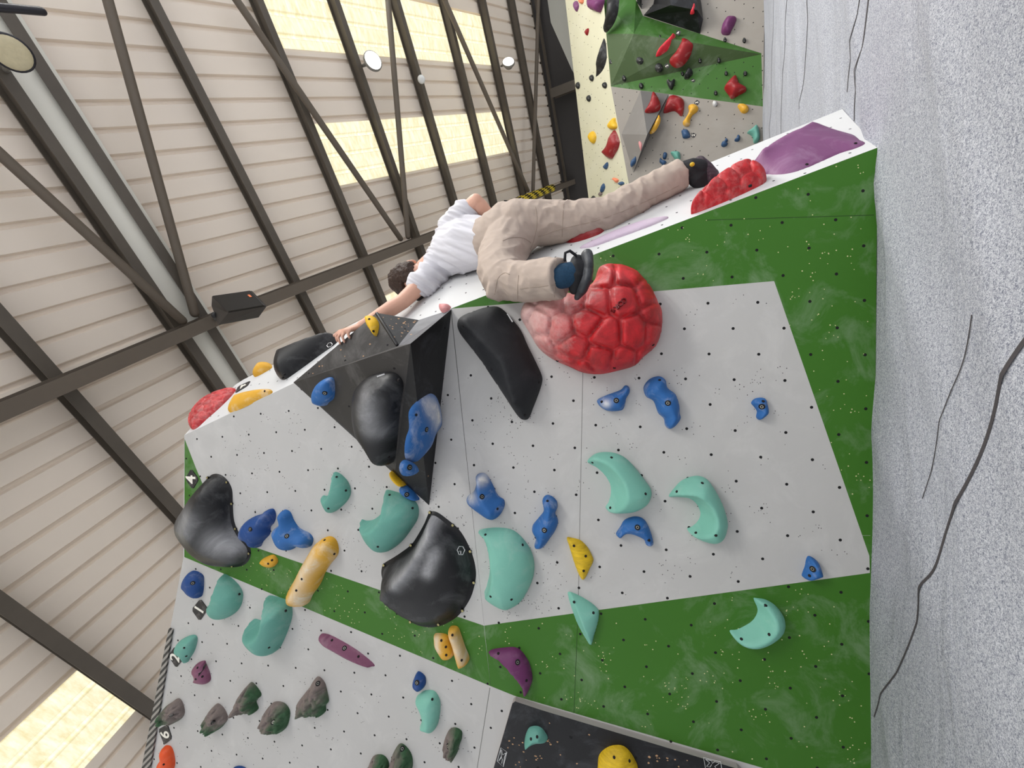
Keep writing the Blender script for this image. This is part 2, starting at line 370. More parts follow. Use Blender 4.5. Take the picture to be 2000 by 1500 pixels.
HOLDS = []
def hold(name, label, cat, pl, reg, pts, H, m, w=.5, lip=None, wl=.25, ridge=None, p=.75, bolts=(), screws=(), group=None, rim=0, res=20,
         rasp=None, rock=False, tilt=0, base=0.0, big=None, smooth=4, brass=False, chalkdir=None, wob=0.0, wear_highlight=None):
    """a moulded hold: traced foot on its wall face, built up to real height"""
    px = P2(reg, pts)
    W = [pl.px(x, y, base) for x, y in px]
    cen = sum(W) / len(W)
    loc = [np.array([(q - cen) @ pl.u, (q - cen) @ pl.v]) for q in W]
    if smooth > 1: out, own = catmull(loc, smooth)
    else: out, own = loc, list(range(len(loc)))
    out = [np.array(q) for q in out]
    n = len(out)
    if area(out) < 0: out = out[::-1]; own = [own[(n - 2 - i) % n] for i in range(n)]
    A = np.array(out); B = np.roll(A, -1, 0)
    lo, hi = A.min(0), A.max(0); size = (hi - lo).max(); st = min(hi - lo) / res * 1.0
    st = max(st, size / 60)
    gx, gy = np.meshgrid(np.arange(lo[0], hi[0], st), np.arange(lo[1], hi[1], st * .87))
    gx[1::2] += st / 2
    G = np.c_[gx.ravel(), gy.ravel()]
    G = G[inside(G, A)]
    if len(G): G = G[segdist(G, A, B) > st * .45]
    nr = np.c_[(B - np.roll(A, 1, 0))[:, 1], -(B - np.roll(A, 1, 0))[:, 0]]; nr /= np.maximum(np.linalg.norm(nr, axis=1), 1e-9)[:, None]
    ins = A - nr * st * .22
    ins = ins[inside(ins, A)]
    if len(ins): ins = ins[segdist(ins, A, B) > st * .12]
    if rim:
        rg = A - nr * rim; rg = rg[inside(rg, A)]; rg = rg[np.abs(segdist(rg, A, B) - rim) < rim * .06]
        rg2 = A - nr * (rim * 1.35); rg2 = rg2[inside(rg2, A)]; rg2 = rg2[np.abs(segdist(rg2, A, B) - rim * 1.35) < rim * .08]
        gd = segdist(G, A, B); G = G[(gd > rim * 1.8)]; ins = np.vstack([rg, rg2])
    PTS = np.vstack([A, ins, G]) if len(G) else np.vstack([A, ins])
    r = delaunay_2d_cdt([Vector(q) for q in PTS], [], [list(range(n))], 1, 1e-7)
    Q = np.array([tuple(v) for v in r[0]])
    faces = r[2]
    dB = segdist(Q, A, B)
    mx = dB.max()
    rng = random.Random(zlib.crc32(label.encode()) % 1000 + 5)
    own_a = np.array(own)
    rv = None
    if ridge is not None:
        rp = [np.array([(pl.px(x, y, base) - cen) @ pl.u, (pl.px(x, y, base) - cen) @ pl.v]) for x, y in P2(reg, ridge)]
        if len(rp) > 2: rp, _ = catmull(rp, 4, False)
        rv = np.array(rp)
    sd = None
    if rasp:
        rr, bump = rasp; sd = []
        for _ in range(6000):
            c = np.array([rng.uniform(lo[0], hi[0]), rng.uniform(lo[1], hi[1])])
            if all(np.hypot(*(c - q)) > rr for q in sd): sd.append(c)
        sd = np.array(sd)
    zoff = rng.uniform(0, 50)
    def hf(Qx):
        Qx = np.atleast_2d(np.asarray(Qx, float))
        d = segdist(Qx, A, B)
        rnd = lambda t: np.sqrt(np.maximum(0, 1 - (1 - np.clip(t, 0, 1)) ** 2))
        if lip is not None:
            lm = np.array([(lip[0] <= k < lip[1]) if lip[0] < lip[1] else (k >= lip[0] or k < lip[1]) for k in own_a])
            dl = segdist(Qx, A[lm], B[lm]); do = segdist(Qx, A[~lm], B[~lm])
            wo = do.max() if len(Qx) > 50 else hf.wo
            if len(Qx) > 50: hf.wo = wo
            h = np.minimum(H * rnd(do / (wo * .95)), H * (dl / (wl * wo)) ** 1.25)
        elif rv is not None:
            dR = segdist(Qx, rv[:-1], rv[1:])
            t = d / np.maximum(d + dR, 1e-9); h = H * (t ** p)
        else:
            h = H * rnd(np.maximum(d - rim, 0) / (mx * 2 * w))
        if rim:
            h = np.where(d < rim, np.minimum(.008, d * 4), h + .008)
            if rv is not None or lip is not None:
                tt = np.clip((d - rim) / (.25 * mx), 0, 1); h = np.where(d < rim, np.minimum(.008, d * 4), .008 + (h - .008) * tt ** .6)
        if tilt: h = h * (1 + tilt[0] * Qx[:, 0] / size * 2 + tilt[1] * Qx[:, 1] / size * 2)
        if sd is not None:
            D = np.sqrt(((Qx[:, None] - sd[None]) ** 2).sum(2)); D.sort(1)
            e = np.clip((D[:, 1] - D[:, 0]) / (rr * .42), 0, 1)
            h = h + bump * (e * (2 - e) - .75) * np.clip(d / (.05 * mx), 0, 1)
        if rock:
            k = np.array([noise.fractal(Vector((q[0] * 26, q[1] * 26, zoff)), .8, 2.1, 4) for q in Qx])
            v = np.array([noise.voronoi(Vector((q[0] * 30, q[1] * 18, zoff)))[0][1] - noise.voronoi(Vector((q[0] * 30, q[1] * 18, zoff)))[0][0] for q in Qx])
            h = np.maximum(h + (k * .022 + (np.clip(v * 2.5, 0, 1) - .6) * .022) * np.clip(d / (.25 * mx), 0, 1), np.minimum(d * 2, .004))
        if wob:
            k = np.array([noise.noise(Vector((q[0] * 14, q[1] * 14, zoff))) for q in Qx]); h = h * (1 + wob * k)
        return h
    Hh = hf(Q)
    Hh = np.where(dB < 1e-6, -.003, Hh)
    fs = [tuple(q) for q in faces]
    mats = [MT[m]] + ([MT['blackrim']] if rim else [])
    fm = None
    if rim: fm = [1 if max(dB[i] for i in q) < rim * 1.08 else 0 for q in fs]
    o = mesh_obj(name, [(q[0], q[1], h) for q, h in zip(Q, Hh)], fs, mats, None, frame(cen, pl.u, pl.v, pl.n), True, fm)
    me = o.data
    bmx = bmesh.new(); bmx.from_mesh(me); bmesh.ops.recalc_face_normals(bmx, faces=bmx.faces)
    if sum(q.normal.z for q in bmx.faces) < 0: bmesh.ops.reverse_faces(bmx, faces=bmx.faces)
    bmx.to_mesh(me); bmx.free()
    me.polygons.foreach_set('use_smooth', [True] * len(me.polygons))
    tag(o, label, cat, group)
    if wear_highlight:
        sg, amp, lines = wear_highlight
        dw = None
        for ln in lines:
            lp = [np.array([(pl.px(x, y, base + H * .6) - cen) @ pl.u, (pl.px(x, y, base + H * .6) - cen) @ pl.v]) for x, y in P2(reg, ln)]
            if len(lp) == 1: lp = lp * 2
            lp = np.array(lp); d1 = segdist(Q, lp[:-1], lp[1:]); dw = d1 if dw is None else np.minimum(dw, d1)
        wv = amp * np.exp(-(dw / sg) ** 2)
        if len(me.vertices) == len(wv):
            aw = me.attributes.new('wear_highlight', 'FLOAT', 'POINT'); aw.data.foreach_set('value', [float(q) for q in wv])
    if rasp or rock:
        a = me.attributes.new('chalk', 'FLOAT', 'POINT')
        if rock:
            vals = [max(0., min(1., .36 + (q.co.x * chalkdir[0] + q.co.y * chalkdir[1]) / size * 3 + .5 * noise.noise(q.co * 30))) for q in me.vertices]
        else:
            cx, cy, amp, off = chalkdir or (0, 0, 0, 0)
            vals = [max(-.5, min(1., off + amp * (q.co.x * cx + q.co.y * cy) / size)) for q in me.vertices]
        a.data.foreach_set('value', vals)
    def put(list_, mesh, nm):
        for x, y in P2(reg, list_):
            # the fixing sits on the raised surface the pixel shows
            h = 0.0
            for _ in range(14):
                Wp = pl.px(x, y, base + h); q = np.array([(Wp - cen) @ pl.u, (Wp - cen) @ pl.v]); h = .5 * h + .5 * float(hf(q)[0])
            e = .004
            g = [(float(hf(q + d_)[0]) - float(hf(q - d_)[0])) / (2 * e) for d_ in (np.array([e, 0]), np.array([0, e]))]
            nv = Vector((-g[0], -g[1], 1)); nv.normalize()
            if nv.z < .35: nv = Vector((nv.x, nv.y, .5)); nv.normalize()
            fix(mesh, nm, o, q[0], q[1], h + .0005, nv)
    put(bolts, BOLT_ME, 'bolt'); put(screws, BRASS_ME if brass else SCREW_ME, 'screw')
    o_info = dict(o=o, hf=hf, cen=cen, pl=pl, base=base)
    HOLDS.append(o_info)
    return o_info

def on_hold(info, x, y):
    pl, cen = info['pl'], info['cen']; h = 0.0
    for _ in range(14):
        Wp = pl.px(x, y, info['base'] + h); q = np.array([(Wp - cen) @ pl.u, (Wp - cen) @ pl.v]); h = .5 * h + .5 * float(info['hf'](q)[0])
    return q, h
def strip(name, info_or_plane, reg, pts, wid, m, parent=None, lift=.0012, closed=False):
    """thin printed line: a narrow ribbon following the surface"""
    vs, fs = [], []
    if isinstance(info_or_plane, dict):
        loc = []
        for x, y in P2(reg, pts):
            q, h = on_hold(info_or_plane, x, y); loc.append(np.array([q[0], q[1], h + lift]))
        mw = None; par = info_or_plane['o']
    else:
        pl = info_or_plane
        loc = [np.array([*pl.puv(x, y, lift), lift]) for x, y in P2(reg, pts)]; mw = frame(pl.o, pl.u, pl.v, pl.n); par = parent
    if closed: loc = loc + [loc[0]]
    for i, c in enumerate(loc):
        a = loc[max(0, i - 1)]; b = loc[min(len(loc) - 1, i + 1)]
        if closed and i in (0, len(loc) - 1): a, b = loc[-2], loc[1]
        d = unit((b - a)[:2]); nn = np.array([-d[1], d[0], 0]) * wid / 2
        vs += [c + nn, c - nn]
    for i in range(len(loc) - 1): fs.append((2 * i, 2 * i + 1, 2 * i + 3, 2 * i + 2))
    if par is not None and mw is not None: mw = par.matrix_world.inverted() @ mw
    o = mesh_obj(name, vs, fs, m, par, mw if mw is not None else Matrix.Identity(4), False)
    return o

def text_mesh(name, s, size, m, parent, mw, depth=.0012):
    c = bpy.data.curves.new(name, 'FONT'); c.body = s; c.size = size; c.align_x = 'CENTER'; c.align_y = 'CENTER'; c.extrude = depth / 2; c.offset = size * .018
    t = bpy.data.objects.new(name + '_tmp', c); COL.objects.link(t)
    bpy.context.view_layer.update()
    me = bpy.data.meshes.new_from_object(t.evaluated_get(bpy.context.evaluated_depsgraph_get()))
    bpy.data.objects.remove(t); bpy.data.curves.remove(c)
    me.name = name; me.materials.clear(); me.materials.append(m)
    o = bpy.data.objects.new(name, me); link(o, parent); o.matrix_local = mw
    return o
def number_tag(pl, corners, s, label, size, rotdeg=0, m='tag', txt_px=None, ink='ink'):
    """a flat plate screwed to the wall with a printed numeral"""
    W = [pl.px(x, y) for x, y in corners]; cen = sum(W) / len(W)
    loc = [np.array([(q - cen) @ pl.u, (q - cen) @ pl.v]) for q in W]
    # round the corners a little
    rd = []
    n = len(loc)
    for i in range(n):
        for j, t in ((i - 1, .14), (i + 1, .14)): rd.append(loc[i] * (1 - t) + loc[j % n] * t)
    if area(rd) < 0: rd = rd[::-1]
    k = len(rd); T = .004
    vs = [(*q, -.001) for q in rd] + [(*q, T) for q in rd]
    fs = [tuple(range(k, 2 * k))] + [(i, (i + 1) % k, k + (i + 1) % k, k + i) for i in range(k)]
    o = mesh_obj('route_tag', vs, fs, MT[m], None, frame(cen, pl.u, pl.v, pl.n), False)
    tag(o, label, 'number tag')
    off = Vector((0, 0, T + .0008))
    if txt_px is not None:
        q = pl.px(*txt_px); off = Vector(((q - cen) @ pl.u, (q - cen) @ pl.v, T + .0008))
    text_mesh('numeral', s, size, MT[ink], o, Matrix.Translation(off) @ Matrix.Rotation(math.radians(rotdeg), 4, 'Z'))
    return o

# ------------------------------------------------------------------ wall face with painted areas, seams and bolt holes as one sheet
def facet(pl, outline, paints, holes, chips):
    """triangulate one wall face; paints = [(px polygon, slot)], holes/chips = [(uv, radius, slot)]"""
    pts, faces, prio = [], [], []
    def add(poly, slot):
        poly = list(poly)
        if area(poly) < 0: poly = poly[::-1]
        i = len(pts); pts.extend([Vector((float(q[0]), float(q[1]))) for q in poly]); faces.append(list(range(i, i + len(poly)))); prio.append(slot)
    out = [pl.puv(*q) for q in outline]
    o2 = np.array(out)
    add(out, paints[0])
    for poly, slot in paints[1:]: add([pl.puv(*q) for q in poly] if not isinstance(poly, np.ndarray) else poly, slot)
    for lst, seg in ((holes, 9), (chips, 5)):
        if not lst: continue
        C_ = np.array([c for c, *_ in lst]); ok = inside(C_, out) & (segdist(C_, o2, np.roll(o2, -1, 0)) > .012)
        for (c, r, slot), k in zip(lst, ok):
            if not k: continue
            a0 = random.random() * 6
            add([(c[0] + r * math.cos(a0 + 2 * math.pi * j / seg), c[1] + r * math.sin(a0 + 2 * math.pi * j / seg)) for j in range(seg)], slot)
    r = delaunay_2d_cdt(pts, [], faces, 1, 1e-6)
    vs = [pl.w((v[0], v[1])) for v in r[0]]
    fs, fm = [], []
    base = np.array(out)
    for q, og in zip(r[2], r[5]):
        if 0 not in og: continue
        fs.append(tuple(q)); fm.append(prio[max(og)])
    return vs, fs, fm
def quadseam(pl, a, b, wid):
    A_, B_ = pl.puv(*a), pl.puv(*b); d = unit(B_ - A_); n = np.array([-d[1], d[0]]) * wid / 2
    return np.array([A_ + n, B_ + n, B_ - n, A_ - n])
def lattice(pl, o, a, b, ni, nj):
    o_, a_, b_ = pl.puv(*o), pl.puv(*a[0]), pl.puv(*b)
    av = (a_ - pl.puv(*a[1])) / a[2]; bv = b_ - o_
    return [o_ + av * i + bv * j for i in range(-ni, ni) for j in range(-nj, nj)]
def chips(pl, reg_px, n, rr, slot, cluster=.5):
    P = [pl.puv(*q) for q in reg_px]; lo, hi = np.min(P, 0), np.max(P, 0); res = []
    while len(res) < n:
        c = np.array([random.uniform(lo[0], hi[0]), random.uniform(lo[1], hi[1])])
        if not inside([c], P)[0]: continue
        res.append((c, random.uniform(*rr), slot))
        if random.random() < cluster:
            for _ in range(random.randint(1, 4)):
                c2 = c + np.array([random.gauss(0, .022), random.gauss(0, .022)])
                if inside([c2], P)[0]: res.append((c2, random.uniform(*rr), slot))
    return res

WM = ['wall_grey', 'wall_green', 'wall_white', 'hole', 'screwhole', 'chip', 'seam', 'gseam', 'ply_edge']
GREY, GREEN, WHITE, HOLE, SCR, CHIP, SEAM, GSEAM, EDGE = range(9)
FE = (1049, 2200)   # the fold carried on below the frame
outA = [(1714, 288.2), (880, 603), (958, 1340), FE, (1697.5, 2200)]
grey_quad = [(880, 603), (1512, 549), (1698, 1086), (1699, 1119), (945, 1222)]
grey_low = [(958, 1340), (1005, 1359), (1480, 1497), (1690, 1558), (1688, 2195), FE]
outB = [(880, 603), (360, 850), (358, 1090), (333, 1225), (283, 1500), (145, 2200), FE, (958, 1340)]
green_B = [(360.5, 857), (383, 915), (440, 1049), (945, 1222), (958, 1340), (360, 1088)]
VA, VB, VM = [], [], []
def join(t):
    k = len(VA); VA.extend(t[0]); VB.extend([tuple(i + k for i in q) for q in t[1]]); VM.extend(t[2])
latA = lattice(PA, (1339, 740), ((1434, 742), (1161, 737.5), 3), (1387, 790), 60, 34)
latB = lattice(PB, (660, 915), ((722, 911), (547, 921), 3), (686.8, 872.6), 60, 40)
gq = [PA.puv(*q) for q in grey_quad]
chA = chips(PA, [(1010, 640), (1505, 560), (1690, 1090), (960, 1210)], 300, (.0016, .0026), SCR) + \
      chips(PA, [(1700, 300), (1000, 560), (1510, 545), (1700, 1080)], 120, (.0018, .0032), CHIP, .35) + \
      chips(PA, [(1690, 1125), (960, 1230), (980, 1340), (1450, 1485), (1690, 1500)], 210, (.0018, .0034), CHIP, .4) + \
      chips(PA, [(905, 640), (960, 620), (1120, 1200), (955, 1210)], 200, (.0016, .0026), SCR)
chB = chips(PB, [(870, 620), (400, 860), (480, 1040), (940, 1210)], 420, (.0016, .0028), SCR) + \
      chips(PB, [(500, 1080), (940, 1230), (950, 1330), (420, 1105)], 110, (.0018, .0032), CHIP, .4) + \
      chips(PB, [(375, 1110), (940, 1345), (935, 1495), (300, 1495)], 300, (.0016, .0028), SCR)
join(facet(PA, outA, [GREEN, (grey_quad, GREY), (grey_low, GREY),
     (quadseam(PA, (1139, 700), (1129, 1195), .0022), SEAM), (quadseam(PA, (1129, 1196), (1121, 1392), .0026), GSEAM),
     (quadseam(PA, (1380, 430), (1707, 420), .0026), GSEAM),
     (quadseam(PA, (881, 605), (945, 1221), .0036), SEAM), (quadseam(PA, (945, 1224), (957.8, 1339), .0036), GSEAM),
     (quadseam(PA, (1130, 1042), (1700, 1046), .0008), GREY)], [(c, .0066, HOLE) for c in latA], chA))
join(facet(PB, outB, [GREY, (green_B, GREEN), (quadseam(PB, (957, 1343), (932, 1500), .003), SEAM)], [(c, .0062, HOLE) for c in latB], chB))
TOPS = PSB.px(373, 836)
out_SA = [(1714, 288.2), (1645, 213), (1380, 320), (868, 541), (880, 603)]
latS = [PSA.puv(1400, 380) + np.array([i * .11, j * .11 + (i % 2) * .055]) for i in range(-20, 20) for j in range(-25, 25)]
join(facet(PSA, out_SA, [WHITE, (quadseam(PSA, (1700, 270), (1690, 262), .002), WHITE)], [(c, .0055, HOLE) for c in latS], []))
latS = [PSB.puv(600, 710) + np.array([i * .13, j * .11 + (i % 2) * .055]) for i in range(-20, 20) for j in range(-25, 25)]
out_SB = [(880, 603), (868, 541), (706, 624), (560, 699), (476, 741), (459, 752), (373, 836), (360, 850)]
join(facet(PSB, out_SB, [WHITE], [(c, .0055, HOLE) for c in latS], []))
# closing sheets behind: top, back, far side
k = len(VA)
topL = PB.px(145, 2200); topR = BT; oR = PSB.px(459, 752)
bk = lambda p, d=.9: p + V3(.25, d, 0)
extra = [PB.px(360, 850), PB.px(358, 1090), PB.px(333, 1225), PB.px(283, 1500), topL,
         PSB.px(373, 836), oR, PSB.px(560, 699), OF, O0,
         at(770, 650, 3.4), V3(1.6, 3.6, 0), at(470, 1350, 3.2), V3(-3, 3.6, 0)]
VA.extend(extra)
for q in [(0, 5, 10), (5, 6, 10), (6, 7, 10), (7, 8, 10), (8, 9, 11, 10), (0, 10, 12, 1), (1, 12, 2), (2, 12, 3), (3, 12, 4), (10, 11, 13, 12)]:
    VB.append(tuple(k + i for i in q)); VM.append(GREY)
wall_o = mesh_obj('wall_front', VA, VB, [MT[m] for m in WM], None, None, False, VM); struct(wall_o)

# ribbed metal edge along the upper left rim of the wall
gp = [PB.puv(*q) for q in [(333, 1226), (340, 1228), (296, 1500), (184, 2200), (168, 2200), (280, 1500)]]
gv = [PB.w(q, -.004) for q in gp] + [PB.w(q, .012) for q in gp]
g_o = mesh_obj('trim_1', [((p - gv[0]) @ PB.u, (p - gv[0]) @ PB.v, (p - gv[0]) @ PB.n) for p in gv],
               [tuple(range(6, 12))] + [(i, (i + 1) % 6, 6 + (i + 1) % 6, 6 + i) for i in range(6)], MT['grate'], None, frame(gv[0], PB.u, PB.v, PB.n), False)
struct(g_o)

# ------------------------------------------------------------------ holds on the lower face of the near wall
mb = hold('climbing_macro', 'long black boot-shaped macro left of the giant red dome', 'climbing hold', PA, 'P',
     [(895,634),(903,619),(937,604),(965,598),(982,604),(1001,624),(1018,646),(1032,677),(1046,705),(1058,732),(1059,747),(1052,770),(1041,798),(1033,817),(1022,820),(1012,812),(999,792),(982,767),(960,735),(940,705),(918,676),(900,652)],
     .13, 'slate', ridge=[(922,634),(948,662),(976,690),(992,710),(1001,744),(1012,785)], p=.55, screws=[(904,637),(1053,747),(1025,811),(960,722)], res=24)
strip('sticker', mb, 'P', [(990,613),(1001,629)], .008, MT['sticker'], lift=.002)
dome = hold('climbing_macro', 'giant red scaly dome under the climber\'s bent foot, chalked pink on one side', 'climbing hold', PA, 'P',
     [(1167,529),(1175,521),(1198,517),(1220,522),(1243,532),(1257,545),(1271,563),(1279,582),(1289,602),(1292,624),(1290,650),(1279,678),(1257,697),(1240,714),(1212,723),(1173,731),(1139,728),(1111,716),(1078,701),(1052,680),(1034,650),(1019,624),(1020,606),(1030,590),(1050,578),(1085,572),(1120,572),(1150,560),(1162,545)],
     .235, 'rasp', w=.62, rasp=(.088, .036), res=64, tilt=(-.12, .0), smooth=3, chalkdir=(.55, 1.25, 1.9, -.12), screws=[(1016,624),(1088,705),(1276,674),(1200,719)])
DRED = mat('dark_red_lettering', (110, 18, 22), .5, grain=0)
for i, c_ in enumerate('CORE'):
    x_, y_ = 1218 - 6.6 * i, 587 + 6.6 * i
    q, h = on_hold(dome, x_, y_)
    d_ = .012
    gx = [(float(dome['hf'](q + v)[0]) - float(dome['hf'](q - v)[0])) / (2 * d_) for v in (np.array([d_, 0]), np.array([0, d_]))]
    nrm = Vector((-gx[0], -gx[1], 1)).normalized()
    pa, pb = dome['pl'].px(x_ + 5, y_ - 5, h), dome['pl'].px(x_ - 5, y_ + 5, h)
    dv = Vector(((pb - pa) @ PA.u, (pb - pa) @ PA.v, 0)); dv = (dv - nrm * dv.dot(nrm)).normalized(); uv_ = nrm.cross(dv)
    o_ = nrm * .003
    mwt = Matrix(((dv.x, uv_.x, nrm.x, q[0] + o_.x), (dv.y, uv_.y, nrm.y, q[1] + o_.y), (dv.z, uv_.z, nrm.z, h + o_.z), (0, 0, 0, 1)))
    text_mesh('embossed_letter', c_, .030, DRED, dome['o'], mwt, .008)

BL = 'blue holds on the near wall'
hold('climbing_hold', 'blue wedge with a chalky left half, first blue hold below the giant red dome', 'climbing hold', PA, 'S3', [(735,370),(760,345),(820,320),(900,290),(930,260),(960,270),(962,310),(940,350),(925,410),(900,435),(820,440),(760,410)], .055, 'blue', bolts=[(870,365)], screws=[(768,373)], wear_highlight=(.02, 1.2, [[(800,385)]]), group=BL)
hold('climbing_hold', 'blue knobbly two-lobed hold below and right of the giant red dome', 'climbing hold', PA, 'S3', [(1060,290),(1070,250),(1110,210),(1170,195),(1210,220),(1225,275),(1280,320),(1305,390),(1310,450),(1315,490),(1280,540),(1240,562),(1210,540),(1200,490),(1160,450),(1130,370),(1080,340)], .075, 'blue', bolts=[(1230,383)], screws=[(1172,222)], group=BL, w=.6)
hold('climbing_hold', 'small lone blue hold near the right end of the grey panel', 'climbing hold', PA, 'S3', [(1810,380),(1840,350),(1900,348),(1920,400),(1925,450),(1900,480),(1865,500),(1845,480),(1850,440),(1830,410)], .04, 'blue', bolts=[(1885,408)], screws=[(1895,370)], group=BL)
hold('climbing_hold', 'blue arch-shaped hold under the hooked mint macro', 'climbing hold', PA, 'S3', [(868,1290),(900,1240),(930,1195),(1000,1172),(1060,1190),(1100,1250),(1128,1350),(1105,1375),(1075,1365),(1060,1330),(1000,1300),(940,1290),(900,1320),(880,1310)], .06, 'blue', bolts=[(1018,1250)], screws=[(1100,1340)], group=BL, w=.7)
hold('climbing_hold', 'blue elongated pinch standing above the yellow half-leaf hold', 'climbing hold', PA, 'S3', [(355,1060),(380,1025),(420,1030),(455,1065),(460,1110),(445,1150),(465,1200),(450,1260),(410,1320),(370,1375),(330,1390),(300,1375),(310,1320),(285,1270),(290,1230),(330,1180),(365,1130)], .075, 'blue', bolts=[(368,1270)], screws=[(390,1065)], group=BL, w=.6)
hold('climbing_hold', 'chalky blue horn between the black pyramid tip and the long black macro', 'climbing hold', PA, 'S2', [(1475,750),(1520,710),(1545,650),(1540,600),(1580,583),(1615,600),(1650,660),(1690,740),(1730,770),(1733,820),(1700,880),(1650,908),(1600,890),(1540,850),(1480,800)], .085, 'blue', bolts=[(1577,750)], screws=[(1685,835)], group=BL, ridge=[(1575,620),(1590,720),(1660,830)], p=.5, wear_highlight=(.03, 1.0, [[(1575,630)], [(1500,760)]]))
hold('climbing_hold', 'blue three-cornered hold on the lower edge of the grey panel by the mat', 'climbing hold', PA, 'S8', [(450,145),(470,90),(480,40),(500,20),(550,50),(575,110),(580,145),(550,160),(490,178),(455,165)], .05, 'blue', bolts=[(525,112)], screws=[(503,158)], group=BL)

ML = 'mint holds on the near wall'
hold('climbing_macro', 'hooked mint macro with a rounded tip, above the blue arch hold', 'climbing hold', PA, 'S3', [(668,790),(690,760),(740,730),(830,725),(920,755),(1000,830),(1070,920),(1110,980),(1112,1030),(1080,1090),(1000,1135),(900,1147),(830,1140),(793,1110),(815,1070),(830,1010),(825,950),(790,890),(740,840),(690,810)], .10, 'teal', lip=(13, 19), wl=.55, screws=[(703,798),(837,762),(1075,1016),(828,1113)], group=ML, res=26)
hold('climbing_macro', 'mint C-shaped macro, the rightmost on the grey panel', 'climbing hold', PA, 'S3', [(1235,1035),(1270,980),(1330,920),(1420,890),(1490,905),(1540,960),(1600,1070),(1635,1180),(1635,1240),(1610,1310),(1560,1345),(1500,1345),(1410,1310),(1362,1260),(1400,1240),(1440,1200),(1455,1150),(1430,1090),(1380,1050),(1300,1040)], .11, 'teal', lip=(13, 20), wl=.42, screws=[(1292,1000),(1470,940),(1425,1287),(1565,1307)], group=ML, res=26)
hold('climbing_macro', 'big mint half-moon right beside the big black fan', 'climbing hold', PA, 'P', [(935,1037),(948,1032),(976,1030),(1004,1036),(1026,1057),(1040,1082),(1044,1110),(1038,1138),(1021,1169),(1000,1184),(985,1186),(962,1175),(946,1160),(950,1145),(956,1118),(955,1090),(951,1065),(944,1048)], .11, 'teal', lip=(12, 17), wl=.2, screws=[(948,1044),(1021,1064),(958,1165),(999,1171)], group=ML, res=26)
hold('climbing_macro', 'mint crescent wedged between the black pyramid and the big black fan', 'climbing hold', PB, 'S2', [(735,910),(770,915),(820,908),(870,870),(900,820),(905,760),(905,705),(960,710),(1050,740),(1110,780),(1135,830),(1130,900),(1090,970),(1030,1050),(960,1110),(900,1128),(850,1110),(800,1060),(760,990)], .12, 'dteal', lip=(0, 6), wl=.3, screws=[(932,737),(1093,830),(850,1100)], group=ML, res=26)
hold('climbing_hold', 'small mint sickle on the bare grey panel left of the black pyramid tip', 'climbing hold', PB, 'S2', [(545,580),(590,590),(640,640),(663,700),(655,750),(620,800),(560,850),(520,858),(490,820),(470,770),(468,740),(500,742),(528,712),(545,650)], .07, 'dteal', lip=(10, 14), wl=.3, screws=[(563,612),(628,707),(505,833)], group=ML)
hold('climbing_hold', 'slim mint keel-shaped hold crossing from grey paint into green', 'climbing hold', PA, 'S7', [(533,270),(600,290),(680,335),(735,380),(750,410),(745,470),(720,560),(692,642),(650,590),(600,500),(565,410),(540,330)], .055, 'teal', lip=(7, 12), wl=.35, screws=[(576,342),(711,417)], group=ML)
hold('climbing_macro', 'mint crescent on the green band near the mat', 'climbing hold', PA, 'P', [(1471,1169),(1479,1168),(1496,1171),(1513,1181),(1525,1195),(1530,1209),(1527,1226),(1513,1242),(1490,1255),(1468,1260),(1447,1256),(1433,1245),(1424.5,1231),(1440,1228.5),(1462,1217),(1473.5,1206),(1479,1190)], .09, 'teal', lip=(12, 17), wl=.5, screws=[(1495.5,1182),(1502,1239),(1448,1248)], group=ML)
hold('climbing_hold', 'small rounded mint hold below the lowest little blue hold', 'climbing hold', PB, 'S6', [(1120,1010),(1150,975),(1190,955),(1250,965),(1285,1030),(1285,1110),(1270,1190),(1240,1230),(1190,1220),(1150,1200),(1165,1150),(1150,1080)], .06, 'teal', screws=[(1230,1020)], group=ML)
hold('climbing_macro', 'mint crescent on the left rim beside the number one tag', 'climbing hold', PB, 'S5', [(1560,145),(1620,175),(1680,240),(1697,300),(1680,370),(1640,420),(1580,450),(1530,440),(1490,390),(1483,335),(1515,322),(1540,280),(1555,210)], .09, 'dteal', lip=(9, 13), wl=.2, screws=[(1657,295)], group=ML)
hold('climbing_macro', 'mint open cup right of the crescent by the number one tag', 'climbing hold', PB, 'S6', [(80,310),(100,295),(170,310),(235,340),(255,400),(245,480),(200,600),(160,670),(120,680),(70,660),(10,605),(-26,540),(-27,480),(-5,457),(40,468),(80,460),(102,400),(98,350)], .13, 'dteal', lip=(13, 18), wl=.45, screws=[(208,403),(92,660)], group=ML, res=26)
hold('climbing_hold', 'small mint leaf touching the number two tag on the left rim', 'climbing hold', PB, 'S5', [(1240,650),(1260,610),(1310,580),(1360,570),(1380,600),(1360,680),(1330,730),(1310,760),(1290,720),(1250,690)], .05, 'dteal', screws=[(1285,662),(1300,720)], group=ML)

